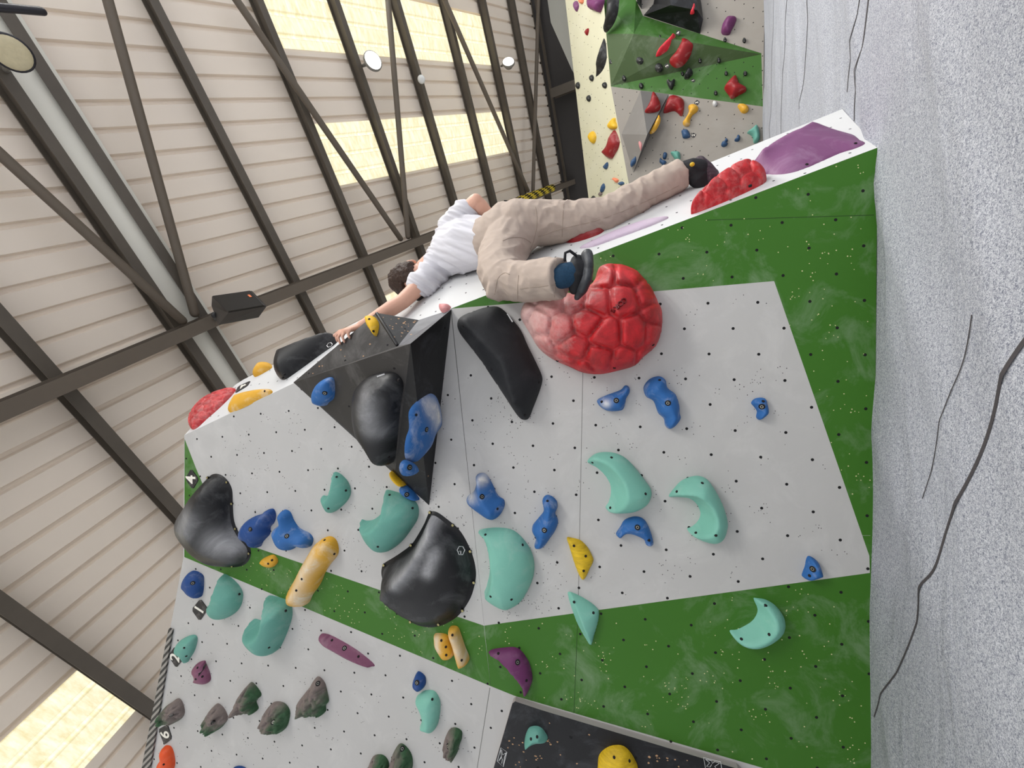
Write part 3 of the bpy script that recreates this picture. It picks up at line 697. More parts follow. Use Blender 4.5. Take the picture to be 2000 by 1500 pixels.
YL = 'yellow holds on the near wall'
hold('climbing_hold', 'yellow half-leaf hold with wood-like grooves on the grey panel', 'climbing hold', PA, 'P', [(1107,1050),(1117,1050),(1134,1055),(1148,1069),(1157,1086),(1159,1095),(1153,1108),(1145,1125),(1138,1131),(1131,1122),(1125,1108),(1119,1091),(1112,1068)], .04, 'ywood', screws=[(1121,1066),(1144,1086),(1140,1115)], group=YL)
hold('climbing_hold', 'rough yellow disc-like hold, left of a pair below the big black fan', 'climbing hold', PB, 'S6', [(1250,560),(1310,560),(1345,580),(1365,640),(1385,700),(1350,735),(1310,735),(1280,700),(1250,650),(1245,600)], .04, 'ochre', screws=[(1293,610),(1325,655),(1327,712)], group=YL, wob=.25, wear_highlight=(.02, 1.0, [[(1262,600),(1265,680)]]))
hold('climbing_hold', 'chalky yellow bar hold, right of a pair below the big black fan', 'climbing hold', PB, 'S6', [(1350,520),(1375,505),(1410,515),(1430,560),(1460,650),(1488,720),(1480,760),(1440,780),(1415,760),(1395,690),(1370,620),(1350,560)], .05, 'ochre', screws=[(1370,572),(1435,748)], group=YL, wob=.3, wear_highlight=(.03, .8, [[(1380,600),(1440,720)]]))
hold('climbing_hold', 'long chalky yellow bar lying across the green stripe', 'climbing hold', PB, 'S2', [(470,1040),(520,1025),(560,1050),(578,1110),(570,1160),(530,1210),(490,1270),(450,1360),(400,1430),(370,1490),(320,1505),(260,1490),(238,1440),(245,1390),(290,1310),(330,1230),(370,1160),(420,1080)], .085, 'ochre', w=.65, screws=[(478,1052),(547,1150),(318,1325),(280,1405)], group=YL, wear_highlight=(.045, .85, [[(300,1440),(330,1300),(400,1180)]]))
hold('climbing_hold', 'tiny chalky yellow hold on the green stripe beside the black bean macro', 'climbing hold', PB, 'S2', [(35,1205),(60,1175),(120,1153),(150,1180),(152,1210),(120,1240),(70,1235)], .03, 'ochre', screws=[(112,1193),(85,1218)], group=YL)

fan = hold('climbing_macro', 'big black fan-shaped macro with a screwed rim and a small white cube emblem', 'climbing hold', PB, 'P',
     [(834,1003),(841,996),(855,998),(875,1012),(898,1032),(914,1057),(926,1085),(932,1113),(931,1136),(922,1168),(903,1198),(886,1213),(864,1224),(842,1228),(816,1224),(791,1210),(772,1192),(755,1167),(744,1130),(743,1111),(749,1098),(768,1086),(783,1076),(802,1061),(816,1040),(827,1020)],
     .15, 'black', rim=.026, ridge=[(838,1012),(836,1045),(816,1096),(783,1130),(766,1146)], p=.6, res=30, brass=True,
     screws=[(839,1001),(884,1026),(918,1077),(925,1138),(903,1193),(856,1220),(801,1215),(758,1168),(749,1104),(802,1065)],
     wear_highlight=(.035, 1.0, [[(838,1015),(834,1050),(814,1096),(783,1130)], [(850,1080),(840,1110)]]))  # pale ridge streak: chalk wear plus the ridge highlight painted in
strip('emblem', fan, 'P', [(893,1074),(897,1067),(904,1067),(908,1074),(904,1083),(897,1083)], .004, MT['sticker'], lift=.002, closed=True)
strip('emblem', fan, 'P', [(896,1077),(900,1076),(900,1082)], .006, MT['sticker'], lift=.002)
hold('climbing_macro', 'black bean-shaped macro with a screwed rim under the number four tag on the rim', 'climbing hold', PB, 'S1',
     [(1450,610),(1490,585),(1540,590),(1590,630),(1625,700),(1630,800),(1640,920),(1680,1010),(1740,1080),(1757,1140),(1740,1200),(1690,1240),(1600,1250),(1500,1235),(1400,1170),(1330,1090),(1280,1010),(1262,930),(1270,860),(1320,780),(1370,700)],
     .15, 'black', rim=.022, w=.75, res=28, brass=True, wear_highlight=(.07, .8, [[(1500,1060),(1600,1110)], [(1340,900),(1330,960)]]), screws=[(1445,618),(1580,650),(1614,800),(1640,975),(1735,1147),(1617,1235),(1478,1213),(1365,730)])
hold('climbing_hold', 'blue knob, left of the two big blue holds right of the black bean macro', 'climbing hold', PB, 'S1', [(1700,990),(1720,930),(1770,890),(1840,865),(1870,840),(1910,835),(1927,880),(1915,930),(1890,960),(1885,1010),(1840,1060),(1820,1097),(1780,1090),(1760,1060),(1715,1040)], .08, 'dblue', bolts=[(1745,977)], group=BL)
hold('climbing_hold', 'blue knob, right of the two big blue holds right of the black bean macro', 'climbing hold', PB, 'S2', [(140,990),(150,960),(190,930),(180,870),(200,840),(240,855),(270,920),(310,970),(370,1000),(400,1040),(390,1090),(360,1100),(300,1090),(260,1115),(210,1110),(170,1070)], .08, 'blue', bolts=[(215,1025)], group=BL)
hold('climbing_hold', 'dark blue block above the number one tag on the left rim', 'climbing hold', PB, 'S5', [(1290,210),(1320,140),(1360,122),(1415,150),(1425,200),(1415,290),(1385,310),(1350,295),(1300,250)], .06, 'dblue', bolts=[(1345,210)], group=BL, wob=.3)
hold('climbing_hold', 'tiny dark blue block just above the small rounded mint hold', 'climbing hold', PB, 'S6', [(1130,825),(1165,840),(1185,870),(1183,920),(1150,952),(1120,940),(1098,910),(1105,870)], .04, 'dblue', bolts=[(1122,905)], group=BL)
hold('climbing_hold', 'sliver of a blue hold cut by the bottom edge right of the orange hold', 'climbing hold', PB, 'P', [(455,1502),(462,1496),(474,1496),(482,1502),(478,1516),(460,1516)], .04, 'dblue', group=BL)
hold('climbing_hold', 'dark purple arch hold on the green stripe above the black board', 'climbing hold', PA, 'S6', [(1620,690),(1660,668),(1740,658),(1800,655),(1850,680),(1900,750),(1925,830),(1928,890),(1905,950),(1880,988),(1860,975),(1850,920),(1810,850),(1750,780),(1690,730),(1640,710)], .065, 'purple', lip=(10, 16), wl=.25, bolts=[(1825,762)], screws=[(1690,700),(1887,890)])
hold('climbing_hold', 'mauve-pink slat hold lying alone on grey below the green stripe', 'climbing hold', PB, 'S6', [(448,575),(465,560),(520,570),(600,610),(700,670),(790,740),(828,780),(815,793),(740,770),(650,730),(560,680),(490,640),(455,600)], .05, 'plum', lip=(2, 7), wl=.5, bolts=[(617,664)], screws=[(530,608),(715,722)])
sp = hold('climbing_hold', 'split purple hold with a pale groove, right of the number two tag', 'climbing hold', PB, 'S5', [(1360,790),(1390,760),(1430,750),(1440,770),(1465,830),(1472,880),(1450,905),(1400,900),(1365,885),(1375,850),(1360,820)], .045, 'plum', screws=[(1412,862),(1378,800)])
strip('groove', sp, 'S5', [(1364,884),(1392,842),(1420,800),(1441,772)], .012, MT['hole'], lift=.002)
hold('climbing_hold', 'orange bean hold under the number six tag', 'climbing hold', PB, 'S5', [(1140,1360),(1165,1340),(1200,1355),(1220,1420),(1222,1480),(1200,1530),(1150,1530),(1118,1500),(1120,1450),(1145,1420)], .05, 'orange', screws=[(1168,1375),(1142,1475)])

RK = 'grey and green rock-like holds'
for lab, reg, pts, b, cd_ in [
    ('tall split rock hold, rightmost in the upper row of rock holds', 'S6', [(410,880),(440,860),(480,900),(500,970),(510,1030),(490,1060),(490,1100),(465,1120),(430,1120),(330,1130),(300,1100),(298,1040),(340,980),(380,930)], (432,910), (-.7, -.6)),
    ('rounded rock hold, second from the right in the upper row of rock holds', 'S6', [(60,1120),(100,1060),(140,1035),(200,1045),(238,1100),(230,1180),(200,1230),(140,1245),(70,1230),(40,1190)], (125,1175), (-.5, -.9)),
    ('rock hold with a dark green notch, below the mauve slat and split purple hold', 'S5', [(1660,1030),(1690,970),(1730,920),(1760,900),(1800,940),(1825,990),(1790,1030),(1805,1080),(1780,1105),(1720,1100),(1680,1105),(1655,1080)], (1740,1040), (-.2, -.9)),
    ('cracked rock hold standing alone right of the number six tag', 'S5', [(1440,1160),(1460,1110),(1500,1060),(1530,1050),(1570,1090),(1592,1150),(1570,1190),(1540,1220),(1490,1240),(1450,1215)], (1487,1183), (-.9, .2)),
    ('rock hold nearest the ribbed edge, just above the number six tag', 'S5', [(1140,1130),(1160,1070),(1200,1040),(1245,1012),(1275,1040),(1290,1100),(1280,1140),(1250,1165),(1190,1175),(1150,1160)], (1195,1130), (-.6, .5)),
    ('upright rock hold with a green foot, nearest the black board', 'S6', [(1320,1290),(1350,1230),(1390,1215),(1435,1240),(1437,1290),(1420,1340),(1405,1390),(1370,1420),(1335,1400),(1315,1350)], (1340,1348), (0, -1.2)),
    ('pointed rock hold at the bottom edge, right one of two side by side', 'S6', [(940,1460),(960,1390),(1000,1330),(1040,1340),(1080,1390),(1095,1450),(1090,1500),(1060,1560),(960,1560),(930,1510)], (1020,1365), (.2, -.7)),
    ('rock hold cut by the bottom edge, left one of two side by side', 'S6', [(790,1480),(820,1415),(880,1405),(920,1440),(930,1500),(915,1560),(800,1560),(775,1510)], (850,1540), (.2, -1)),
]:
    hold('climbing_hold', lab, 'climbing hold', PB, reg, pts, .065, 'rock', rock=True, bolts=[b], group=RK, res=30, chalkdir=cd_)

# number plates on the near wall
number_tag(PB, [(374, 915), (389, 936), (377, 956), (363, 935)], '4', 'black diamond tag with a white 4 beside the black bean macro', .105, 0, txt_px=(375, 936))
number_tag(PB, [(392, 1169), (407, 1189), (391, 1213), (375, 1190)], '1', 'worn black diamond tag with a white 1 under the dark blue block', .10, -22)
number_tag(PB, [(342, 1262), (359, 1287), (345, 1304), (330, 1280)], '2', 'worn diamond tag with a pale 2 partly behind the small mint leaf', .105, -8)
number_tag(PB, [(328, 1414), (337, 1442), (322, 1454), (310, 1424)], '6', 'black slanted tag with a white 6 above the orange hold', .10, 6)

# ------------------------------------------------------------------ black plywood board at the bottom
def slab(name, pl, pts, T, mtop, mside, label, cat, chp=(), res_holes=()):
    P = [pl.puv(*q) for q in pts]
    if area(P) < 0: P = P[::-1]
    vs2, faces, pr = [], [], []
    def add(poly, s):
        i = len(vs2); vs2.extend([Vector((float(a[0]), float(a[1]))) for a in poly]); faces.append(list(range(i, i + len(poly)))); pr.append(s)
    add(P, 0)
    PA_ = np.array(P)
    for c, r, s in chp:
        if inside([c], P)[0] and segdist([c], PA_, np.roll(PA_, -1, 0))[0] > r * 1.4:
            add([(c[0] + r * random.uniform(.6, 1.2) * math.cos(2 * math.pi * j / 7), c[1] + r * random.uniform(.8, 1.5) * math.sin(2 * math.pi * j / 7)) for j in range(7)], s)
    r = delaunay_2d_cdt(vs2, [], faces, 1, 1e-6)
    o0 = P[0]
    vs = [(v[0] - o0[0], v[1] - o0[1], T) for v in r[0]]; fs, fm = [], []
    for q, og in zip(r[2], r[5]): fs.append(tuple(q)); fm.append(pr[max(og)])
    k = len(vs); n = len(P)
    for h in (T, -.002): vs += [(a[0] - o0[0], a[1] - o0[1], h) for a in P]
    for i in range(n):
        j = (i + 1) % n; fs.append((k + n + i, k + n + j, k + j, k + i)); fm.append(3)
    o = mesh_obj(name, vs, fs, [MT[mtop], MT['tan_chip'], MT['hole'], MT[mside]], None, frame(pl.w(o0), pl.u, pl.v, pl.n), False, fm)
    return tag(o, label, cat)
bpts = [(1003, 1364), (1008, 1360), (1060, 1377), (1437, 1489), (1446, 1497), (1450, 1510), (1500, 1700), (900, 1720)]
cb = chips(PA, [(985, 1370), (1120, 1400), (1060, 1500), (975, 1490)], 26, (.002, .005), 1, .5) + chips(PA, [(1100, 1400), (1400, 1490), (1300, 1520), (1080, 1500)], 26, (.002, .006), 1, .4)
cb += [(PA.puv(*q), .008, 2) for q in P2('S7', [(557,1245),(1000,1388),(330,1455)])]
board = slab('plywood_board', PA, bpts, .03, 'ply_black', 'ply_edge', 'black chipped plywood board at the bottom carrying a mint and a yellow hold', 'board', cb)
PBD = Plane(PA.o + PA.n * .03, PA.n)
hold('climbing_hold', 'little mint shark-fin hold on the black board', 'climbing hold', PBD, 'S7', [(230,1320),(240,1260),(265,1215),(310,1205),(350,1220),(385,1265),(392,1295),(370,1315),(300,1318),(250,1328)], .05, 'dteal', ridge=[(245,1310),(290,1262),(330,1255)], p=.6, screws=[(318,1282),(275,1297)], group=ML)
hold('climbing_hold', 'round-topped yellow wood-grained hold on the black board', 'climbing hold', PBD, 'S7', [(740,1480),(750,1410),(790,1365),(850,1340),(920,1345),(970,1390),(1005,1450),(1022,1500),(1020,1620),(900,1660),(780,1640),(740,1560)], .06, 'ywood', screws=[(855,1425),(963,1450)], group=YL)
def xmark(cx):
    for pts, w_, cl in cx:
        o = strip('emblem', PBD, 'P', pts, w_, MT['sticker'], parent=board, lift=.001, closed=cl)
z2 = lambda pts: [(950 + x * .08, 1380 + y * .08) for x, y in pts]
xmark([(z2([(355,1005),(500,1110),(410,1470),(265,1335)]), .0028, True), (z2([(370,1050),(395,1180),(480,1130)]), .0026, False), (z2([(480,1130),(440,1240),(415,1430)]), .0026, False),
       (z2([(300,1330),(370,1240),(345,1060)]), .0026, False), (z2([(300,1330),(360,1220),(390,1290),(375,1390)]), .0024, False)])
z3 = lambda pts: [(1300 + x * .1, 1380 + y * .1) for x, y in pts]
xmark([(z3([(740,995),(1075,1080),(1095,1210),(1060,1290),(790,1260)]), .0028, True), (z3([(780,1030),(900,1060),(910,1110),(960,1075),(1050,1110),(960,1170),(1010,1240)]), .0026, False),
       (z3([(780,1030),(860,1100),(800,1170),(870,1180),(900,1130)]), .0026, False)])

# ------------------------------------------------------------------ big black pyramid volume on the upper wall
vL = PB.px(573, 747); vB = PB.px(838, 987); vR = PB.px(882, 604)
P1 = PB.px(802, 671, .34); P2v = PB.px(772, 919, .05)
T_ = at(735, 611, 1.99); S_ = at(818, 625, 1.99); Q_ = at(777, 676, 1.86)
vol = empty('wall_volume', (vL + vB + vR) / 3, 'large black plywood pyramid volume the climber holds with one hand', 'climbing volume')
def face_mesh(name, polys, m, chp=0, holes=()):
    o0 = np.array(vol.location); vs, fs = [], []; fm = []
    allm = [MT[m], MT['tan_chip'], MT['hole']]
    for poly in polys:
        n = np.cross(poly[1] - poly[0], poly[2] - poly[0]); pl = Plane(poly[0], n)
        P = [pl.uv(q) for q in poly]
        if area(P) < 0: P = P[::-1]; poly = poly[::-1]
        v2, fa, pr = [], [], []
        def add(pp, s):
            i = len(v2); v2.extend([Vector((float(a[0]), float(a[1]))) for a in pp]); fa.append(list(range(i, i + len(pp)))); pr.append(s)
        add(P, 0); PP = np.array(P); lo, hi = PP.min(0), PP.max(0)
        cs = [(np.array([random.uniform(lo[0], hi[0]), random.uniform(lo[1], hi[1])]), random.uniform(.002, .005), 1) for _ in range(chp)] + [(pl.puv(*q), .007, 2) for q in holes]
        for c, r_, s in cs:
            if inside([c], P)[0] and segdist([c], PP, np.roll(PP, -1, 0))[0] > .008:
                add([(c[0] + r_ * random.uniform(.5, 1.1) * math.cos(2 * math.pi * j / 7), c[1] + r_ * random.uniform(.8, 1.6) * math.sin(2 * math.pi * j / 7)) for j in range(7)], s)
        r = delaunay_2d_cdt(v2, [], fa, 1, 1e-6); k = len(vs)
        for v in r[0]:
            u, w_ = v; vs.append(pl.w((u, w_)) - o0)
        for q, og in zip(r[2], r[5]): fs.append(tuple(i + k for i in q)); fm.append(pr[max(og)])
    return mesh_obj(name, vs, fs, allm, vol, Matrix.Identity(4), False, fm)
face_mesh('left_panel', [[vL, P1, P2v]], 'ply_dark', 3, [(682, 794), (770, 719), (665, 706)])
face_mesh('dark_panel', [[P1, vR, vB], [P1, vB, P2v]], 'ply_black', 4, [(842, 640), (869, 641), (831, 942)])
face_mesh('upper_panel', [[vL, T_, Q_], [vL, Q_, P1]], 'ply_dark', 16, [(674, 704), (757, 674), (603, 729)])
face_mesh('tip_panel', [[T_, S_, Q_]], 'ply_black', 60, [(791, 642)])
face_mesh('lit_panel', [[Q_, S_, vR], [Q_, vR, P1]], 'ply_lit', 4, [])  # lighter grey paints in the light this face catches
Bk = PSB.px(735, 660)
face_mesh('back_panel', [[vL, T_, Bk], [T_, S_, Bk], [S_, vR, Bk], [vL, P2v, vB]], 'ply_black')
def edge_tube(name, pts, r, m, parent, seg=8):
    o0 = np.array(parent.location) if parent is not None else np.zeros(3)
    vs, fs = tube_geo([p - o0 for p in pts], [r] * len(pts), seg)
    return mesh_obj(name, vs, fs, m, parent, Matrix.Identity(4))
def tube_geo(pts, rad, seg=12, major=None, ratio=None, cap=True, flat_end=False):
    """closed tube through pts with radius (a, a*ratio); rounded ends"""
    pts = [np.array(p, float) for p in pts]; n = len(pts); vs, fs = [], []
    rings = []
    ref = None
    for i in range(n):
        t = unit(pts[min(n - 1, i + 1)] - pts[max(0, i - 1)])
        mj = None
        if major is not None: mj = major[i] if isinstance(major, list) else major
        if mj is None: mj = ref if ref is not None else (V3(0, 0, 1) if abs(t[2]) < .9 else V3(1, 0, 0))
        a = mj - t * (mj @ t); a = unit(a) if np.linalg.norm(a) > 1e-6 else unit(np.cross(t, V3(.3, .8, .5))); ref = a
        b = np.cross(t, a); rt = 1 if ratio is None else (ratio[i] if isinstance(ratio, (list, tuple)) else ratio)
        rings.append((pts[i], t, a, b, rad[i], rad[i] * rt))
    seq = []
    if cap:
        p, t, a, b, r1, r2 = rings[0]
        for s in (.95, .8, .5): k = math.sqrt(1 - s * s); seq.append((p - t * min(r1, r2) * s, a, b, r1 * k, r2 * k))
    for p, t, a, b, r1, r2 in rings: seq.append((p, a, b, r1, r2))
    if cap and not flat_end:
        p, t, a, b, r1, r2 = rings[-1]
        for s in (.5, .8, .95): k = math.sqrt(1 - s * s); seq.append((p + t * min(r1, r2) * s, a, b, r1 * k, r2 * k))
    for p, a, b, r1, r2 in seq:
        for k in range(seg):
            g = 2 * math.pi * k / seg; vs.append(p + a * r1 * math.cos(g) + b * r2 * math.sin(g))
    m_ = len(seq)
    for i in range(m_ - 1):
        for k in range(seg):
            k2 = (k + 1) % seg; fs.append((i * seg + k, i * seg + k2, (i + 1) * seg + k2, (i + 1) * seg + k))
    fs.append(tuple(reversed(range(seg)))); fs.append(tuple((m_ - 1) * seg + k for k in range(seg)))
    return vs, fs
edge_tube('corner_strip', [T_ + (Q_ - T_) * .03, Q_ - (Q_ - T_) * .04], .009, MT['blackrim'], vol)

PL1 = Plane(vL, np.cross(P1 - vL, P2v - vL)); PL2 = Plane(P1, np.cross(vR - P1, vB - P1)); PL3 = Plane(vL, np.cross(T_ - vL, Q_ - vL))
PL2b = Plane(P1, np.cross(vB - P1, P2v - P1))
hold('climbing_hold', 'rounded blue hold on the left face of the black pyramid', 'climbing hold', PL1, 'R6', [(420,1380),(440,1320),(480,1285),(520,1272),(545,1290),(552,1350),(545,1420),(510,1450),(490,1470),(440,1450)], .06, 'blue', bolts=[(480,1385)], group=BL)
tear = hold('climbing_macro', 'black teardrop macro on the left face of the black pyramid', 'climbing hold', PL1, 'P', [(704,769),(709,747),(726,733),(748,727),(769,727),(782,736),(788,750),(786,772),(780,816),(775,872),(770,900),(760,904),(746,892),(730,866),(712,838),(704,802)], .13, 'black', w=.6, screws=[(778,743),(760,893)], res=26, wear_highlight=(.05, .8, [[(727,775),(728,800),(735,835)]]))  # pale streak paints the highlight along the left ridge
strip('sticker', tear, 'P', [(737,736),(752,731)], .010, MT['sticker'], lift=.002)
hold('climbing_hold', 'yellow drop-shaped hold on the upper face of the black pyramid', 'climbing hold', PL3, 'R6', [(780,870),(800,850),(830,855),(855,890),(858,930),(840,990),(815,960),(790,920)], .04, 'yellow', screws=[(820,953),(790,868)], group=YL)
hold('climbing_macro', 'big flat blue hold with a chalk-white end on the dark face of the black pyramid', 'climbing hold', PL2, 'S2', [(1070,160),(1120,90),(1190,40),(1230,32),(1260,80),(1280,180),(1275,260),(1235,320),(1205,400),(1150,470),(1100,510),(1050,490),(1040,420),(1050,340),(1072,270)], .045, 'blue', bolts=[(1190,282)], screws=[(1117,180)], group=BL, wear_highlight=(.05, 1.1, [[(1215,110),(1250,210)]]))
hold('climbing_hold', 'small round blue hold under the big flat blue one on the pyramid', 'climbing hold', PL2, 'S2', [(1003,560),(1015,510),(1050,493),(1095,520),(1103,560),(1080,595),(1030,605)], .04, 'blue', bolts=[(1072,546)], group=BL)
hold('climbing_hold', 'thin yellow sliver of a hold on the lower left edge of the black pyramid', 'climbing hold', PB, 'S2', [(950,568),(975,575),(1010,620),(1050,664),(1020,672),(982,642),(957,605)], .05, 'yellow', group=YL)
hold('climbing_hold', 'pale blue hold peeking out beneath the tip of the black pyramid', 'climbing hold', PB, 'S2', [(1015,680),(1050,670),(1100,710),(1142,765),(1110,772),(1060,750),(1025,720)], .05, 'blue', bolts=[(1052,735)], group=BL)
hold('climbing_hold', 'pale pink hold at the corner where the black pyramid meets the white side', 'climbing hold', PSB, 'P', [(859,604),(864,599),(875,598),(881,600),(876,606),(865,611)], .03, 'pink')

# holds on the white side face
hold('climbing_macro', 'big mauve leaf-shaped macro at the foot of the white side face', 'climbing hold', PSA, 'P', [(1462,334),(1475,312),(1495,290),(1520,273),(1555,262),(1585,257),(1615,257),(1650,260),(1668,264),(1680,273),(1691,280),(1672,290),(1640,300),(1600,318),(1560,334),(1525,341),(1490,340)], .085, 'mauve', ridge=[(1490,328),(1560,290),(1585,275)], p=.9, screws=[(1576,321),(1671,280)], res=28)
hold('climbing_macro', 'red scaly dome under the climber\'s straight-leg foot', 'climbing hold', PSA, 'P', [(1350,419),(1362,404),(1388,382),(1420,362),(1452,350),(1480,345),(1497,350),(1488,361),(1440,384),(1395,403)], .11, 'rasp', w=.7, rasp=(.062, .024), res=44, chalkdir=(0, 0, 0, .02), screws=[(1465,362)], smooth=3)
hold('climbing_macro', 'thin mauve fin lying along the arete below the straight leg', 'climbing hold', PSA, 'P', [(1132,485),(1160,470),(1200,452),(1250,434),(1290,425),(1306,425),(1290,434),(1250,450),(1200,468),(1160,482)], .016, 'palemauve')
hold('climbing_hold', 'dark red hold half hidden under the straight leg', 'climbing hold', PSA, 'P', [(1098,470),(1110,458),(1150,450),(1180,446),(1170,458),(1120,474)], .05, 'fred')
hold('climbing_hold', 'black hold in the shadow under the climber\'s stretched arm', 'climbing hold', PSB, 'P', [(811,584),(816,573),(826,564),(834,567),(830,578),(818,588)], .035, 'black_hold')
hold('climbing_macro', 'red scaly dome at the top of the white side face', 'climbing hold', PSB, 'P', [(374,838),(372,820),(390,798),(415,778),(440,764),(461,760),(452,774),(430,796),(405,818),(385,836)], .07, 'rasp', w=.75, rasp=(.045, .018), res=40, chalkdir=(0, 0, 0, .1), smooth=3)
hold('climbing_hold', 'chalky yellow wing-shaped hold beside the top red dome', 'climbing hold', PSB, 'P', [(449,806),(452,793),(463,779),(478,770),(505,764),(525,762),(532,763),(530,769),(505,781),(475,796)], .05, 'ochre', w=.7, screws=[(517,764)], group=YL)
hold('climbing_hold', 'small yellow knuckle hold on the skyline between the red dome and the black cap', 'climbing hold', PSB, 'P', [(497,736),(502,726),(510,718),(520,711),(530,712),(531,719),(518,727),(505,734)], .05, 'ochre', group=YL)
cap = hold('climbing_macro', 'black swooping cap macro on the skyline left of the climber\'s hand', 'climbing hold', PSB, 'P', [(546,738),(549,722),(556,706),(570,700),(600,690),(640,672),(662,662),(655,672),(630,690),(600,712),(575,730),(556,742)], .14, 'black', w=.7, res=26, screws=[(555,731),(552,737)])
strip('emblem', cap, 'P', [(639,676),(642,671),(647,670),(650,673),(648,677),(642,679)], .0035, MT['sticker'], lift=.003, closed=True)
number_tag(PSB, [(459, 769), (466, 755), (490, 744), (484, 754)], '4', 'foreshortened black tag with a white numeral between the top red dome and the skyline', .09, 0, ink='ink')
MT['far_shade'] = mat('far_shade_paint', (100, 98, 96), .75, var=.05, vscale=2, grain=.1)

# ------------------------------------------------------------------ far climbing wall
CH0, CH1 = PF.px(1193, 168), PF.px(1227, 353)
CT = hit(1120, 137, PF.o - PF.n * .75, PF.n)
PC = Plane(CH0, np.cross(CH1 - CH0, CT - CH0))
fv, ff, fmn = [], [], []
FM = ['far_grey', 'far_green', 'far_shaded_green', 'wall_cream', 'far_lit', 'hole', 'ply_black', 'greyboard', 'wall_white']
def fjoin(t):
    k = len(fv); fv.extend(t[0]); ff.extend([tuple(i + k for i in q) for q in t[1]]); fmn.extend(t[2])
outF = [(1172, -90), (1179, 0), (1193, 168), (1227, 353), (1255, 470), (1489, 470), (1490, 270), (1494, -90)]
greenF = [(1172, -90), (1218, -90), (1242, 0), (1255, 31), (1487, 105), (1490, 208), (1193, 169), (1179, 0)]
latF = [PF.puv(1400, 260) + np.array([i * .2 + (j % 2) * .1, j * .12]) for i in range(-22, 22) for j in range(-22, 26)]
fjoin(facet(PF, outF, [0, (greenF, 1)], [(c, .008, 5) for c in latF if random.random() < .8], []))
outC = [(1104, 0), (1120, 137), (1143, 336), (1155, 430), (1243, 430), (1227, 353), (1193, 168), (1179, 0), (1171, -90), (1094, -90)]
latC = [PC.puv(1180, 250) + np.array([i * .2 + (j % 2) * .1, j * .12]) for i in range(-22, 22) for j in range(-22, 26)]
fjoin(facet(PC, outC, [3], [(c, .008, 5) for c in latC if random.random() < .8], []))
def raised(polys):
    """facets built out from the far wall: (x, y, height)"""
    for poly, s in polys:
        k = len(fv); fv.extend([PF.px(x, y, h) for x, y, h in poly]); ff.append(tuple(range(k, k + len(poly)))); fmn.append(s)
gA, gB, gC, gD, gE = (1193.5, 168, .0), (1487, 106, .0), (1352, 83, .22), (1238, 66, .30), (1184, 66, .10)
raised([([gA, gB, gC, gD], 2), ([gA, gD, gE], 2), ([gC, gB, (1487, 104, 0), (1370, 67, 0)], 1), ([gD, gC, (1370, 67, 0), (1256, 31, 0)], 1), ([gE, gD, (1256, 31, 0), (1242, 0, 0), (1180, 0, .0)], 1)])
ridgeC = [(1148, -5), (1160, 90), (1175, 170), (1188, 300)]
fw = mesh_obj('wall_back', fv, ff, [MT[m] for m in FM], None, None, False, fmn); struct(fw)
# grey board fixed at the top corner of the far wall
PGB = Plane(PF.o - PF.n * .9, PF.n)
bq = [(1062, -90), (1071, 0), (1078, 48), (1119, 140), (1126, 150), (1110, -20), (1100, -90)]
gb = slab('grey_board', PGB, bq, .06, 'greyboard', 'greyboard', 'plain grey board beside the top corner of the far wall', 'board')

def solid(name, pts, polys, mats, label, cat):
    c = sum(pts) / len(pts)
    o = mesh_obj(name, [p - c for p in pts], [q for q, _ in polys], mats, None, Matrix.Translation(Vector(c)), False, [s for _, s in polys])
    return tag(o, label, cat)
vp = lambda x, y, h: PF.px(x, y, h)
pts = [vp(1251, 177, .0), vp(1306, 184, 0), vp(1264, 263, .34), vp(1237, 337, 0), vp(1214, 262, 0)]
solid('wall_volume', pts, [((0, 2, 4), 0), ((4, 2, 3), 0), ((0, 1, 2), 1), ((1, 3, 2), 1)], [MT['far_lit'], MT['far_shade']], 'grey pyramid volume on the lower part of the far wall', 'climbing volume')  # lit and shaded copies of one grey put the light into the faces
pts = [vp(1257, 30, 0), vp(1367, 66, 0), vp(1373, 38, .12), vp(1370, 8, .0), vp(1355, -60, 0), vp(1290, -60, 0), vp(1276, 8, .0), vp(1310, 10, .38), vp(1362, 20, .3)]
solid('wall_volume', pts, [((0, 1, 8, 7), 0), ((1, 2, 8), 0), ((2, 3, 8), 0), ((3, 4, 8), 0), ((4, 5, 7, 8), 0), ((5, 6, 7), 0), ((6, 0, 7), 0)], [MT['ply_black']], 'black chipped volume at the top edge of the photo on the far wall', 'climbing volume')
pts = [vp(1183, -40, 0), vp(1242, -40, 0), vp(1244, 5, 0), vp(1253, 18, 0), vp(1255, -40, .3), vp(1247, -10, .3)]
solid('wall_volume', pts, [((2, 3, 5), 0), ((3, 4, 5), 0), ((1, 2, 5, 4), 0)], [MT['ply_black']], 'small black volume corner left of the black chipped volume', 'climbing volume')

FH = 'small holds on the far wall'
def far(lab, reg, pts, H, m, pl=PF, base=0.0, name='climbing_hold', bolt=None, **k):
    i = hold(name, lab, 'climbing hold', pl, reg, pts, H, m, res=12, group=FH, base=base, smooth=3, **k)
    if bolt:
        q, h = on_hold(i, *P2(reg, [bolt])[0]); fix(FARB_ME, 'bolt', i['o'], q[0], q[1], h)
    return i
far('large dark red slab-like hold in the middle of the dark green facet', 'Q4', [(310,790),(380,770),(480,820),(570,880),(570,930),(510,1030),(430,1180),(330,1290),(220,1330),(130,1290),(75,1210),(120,1130),(200,1040),(260,920)], .16, 'fred', base=.13, w=.8)
far('bright red spindle-shaped hold with its tip at the far number four tag', 'Q4', [(195,680),(180,790),(120,920),(50,1000),(-60,1060),(-165,1105),(-190,1080),(-130,950),(0,800),(100,730)], .12, 'pinkred', base=.17, ridge=[(-100,1040),(80,860),(160,740)])
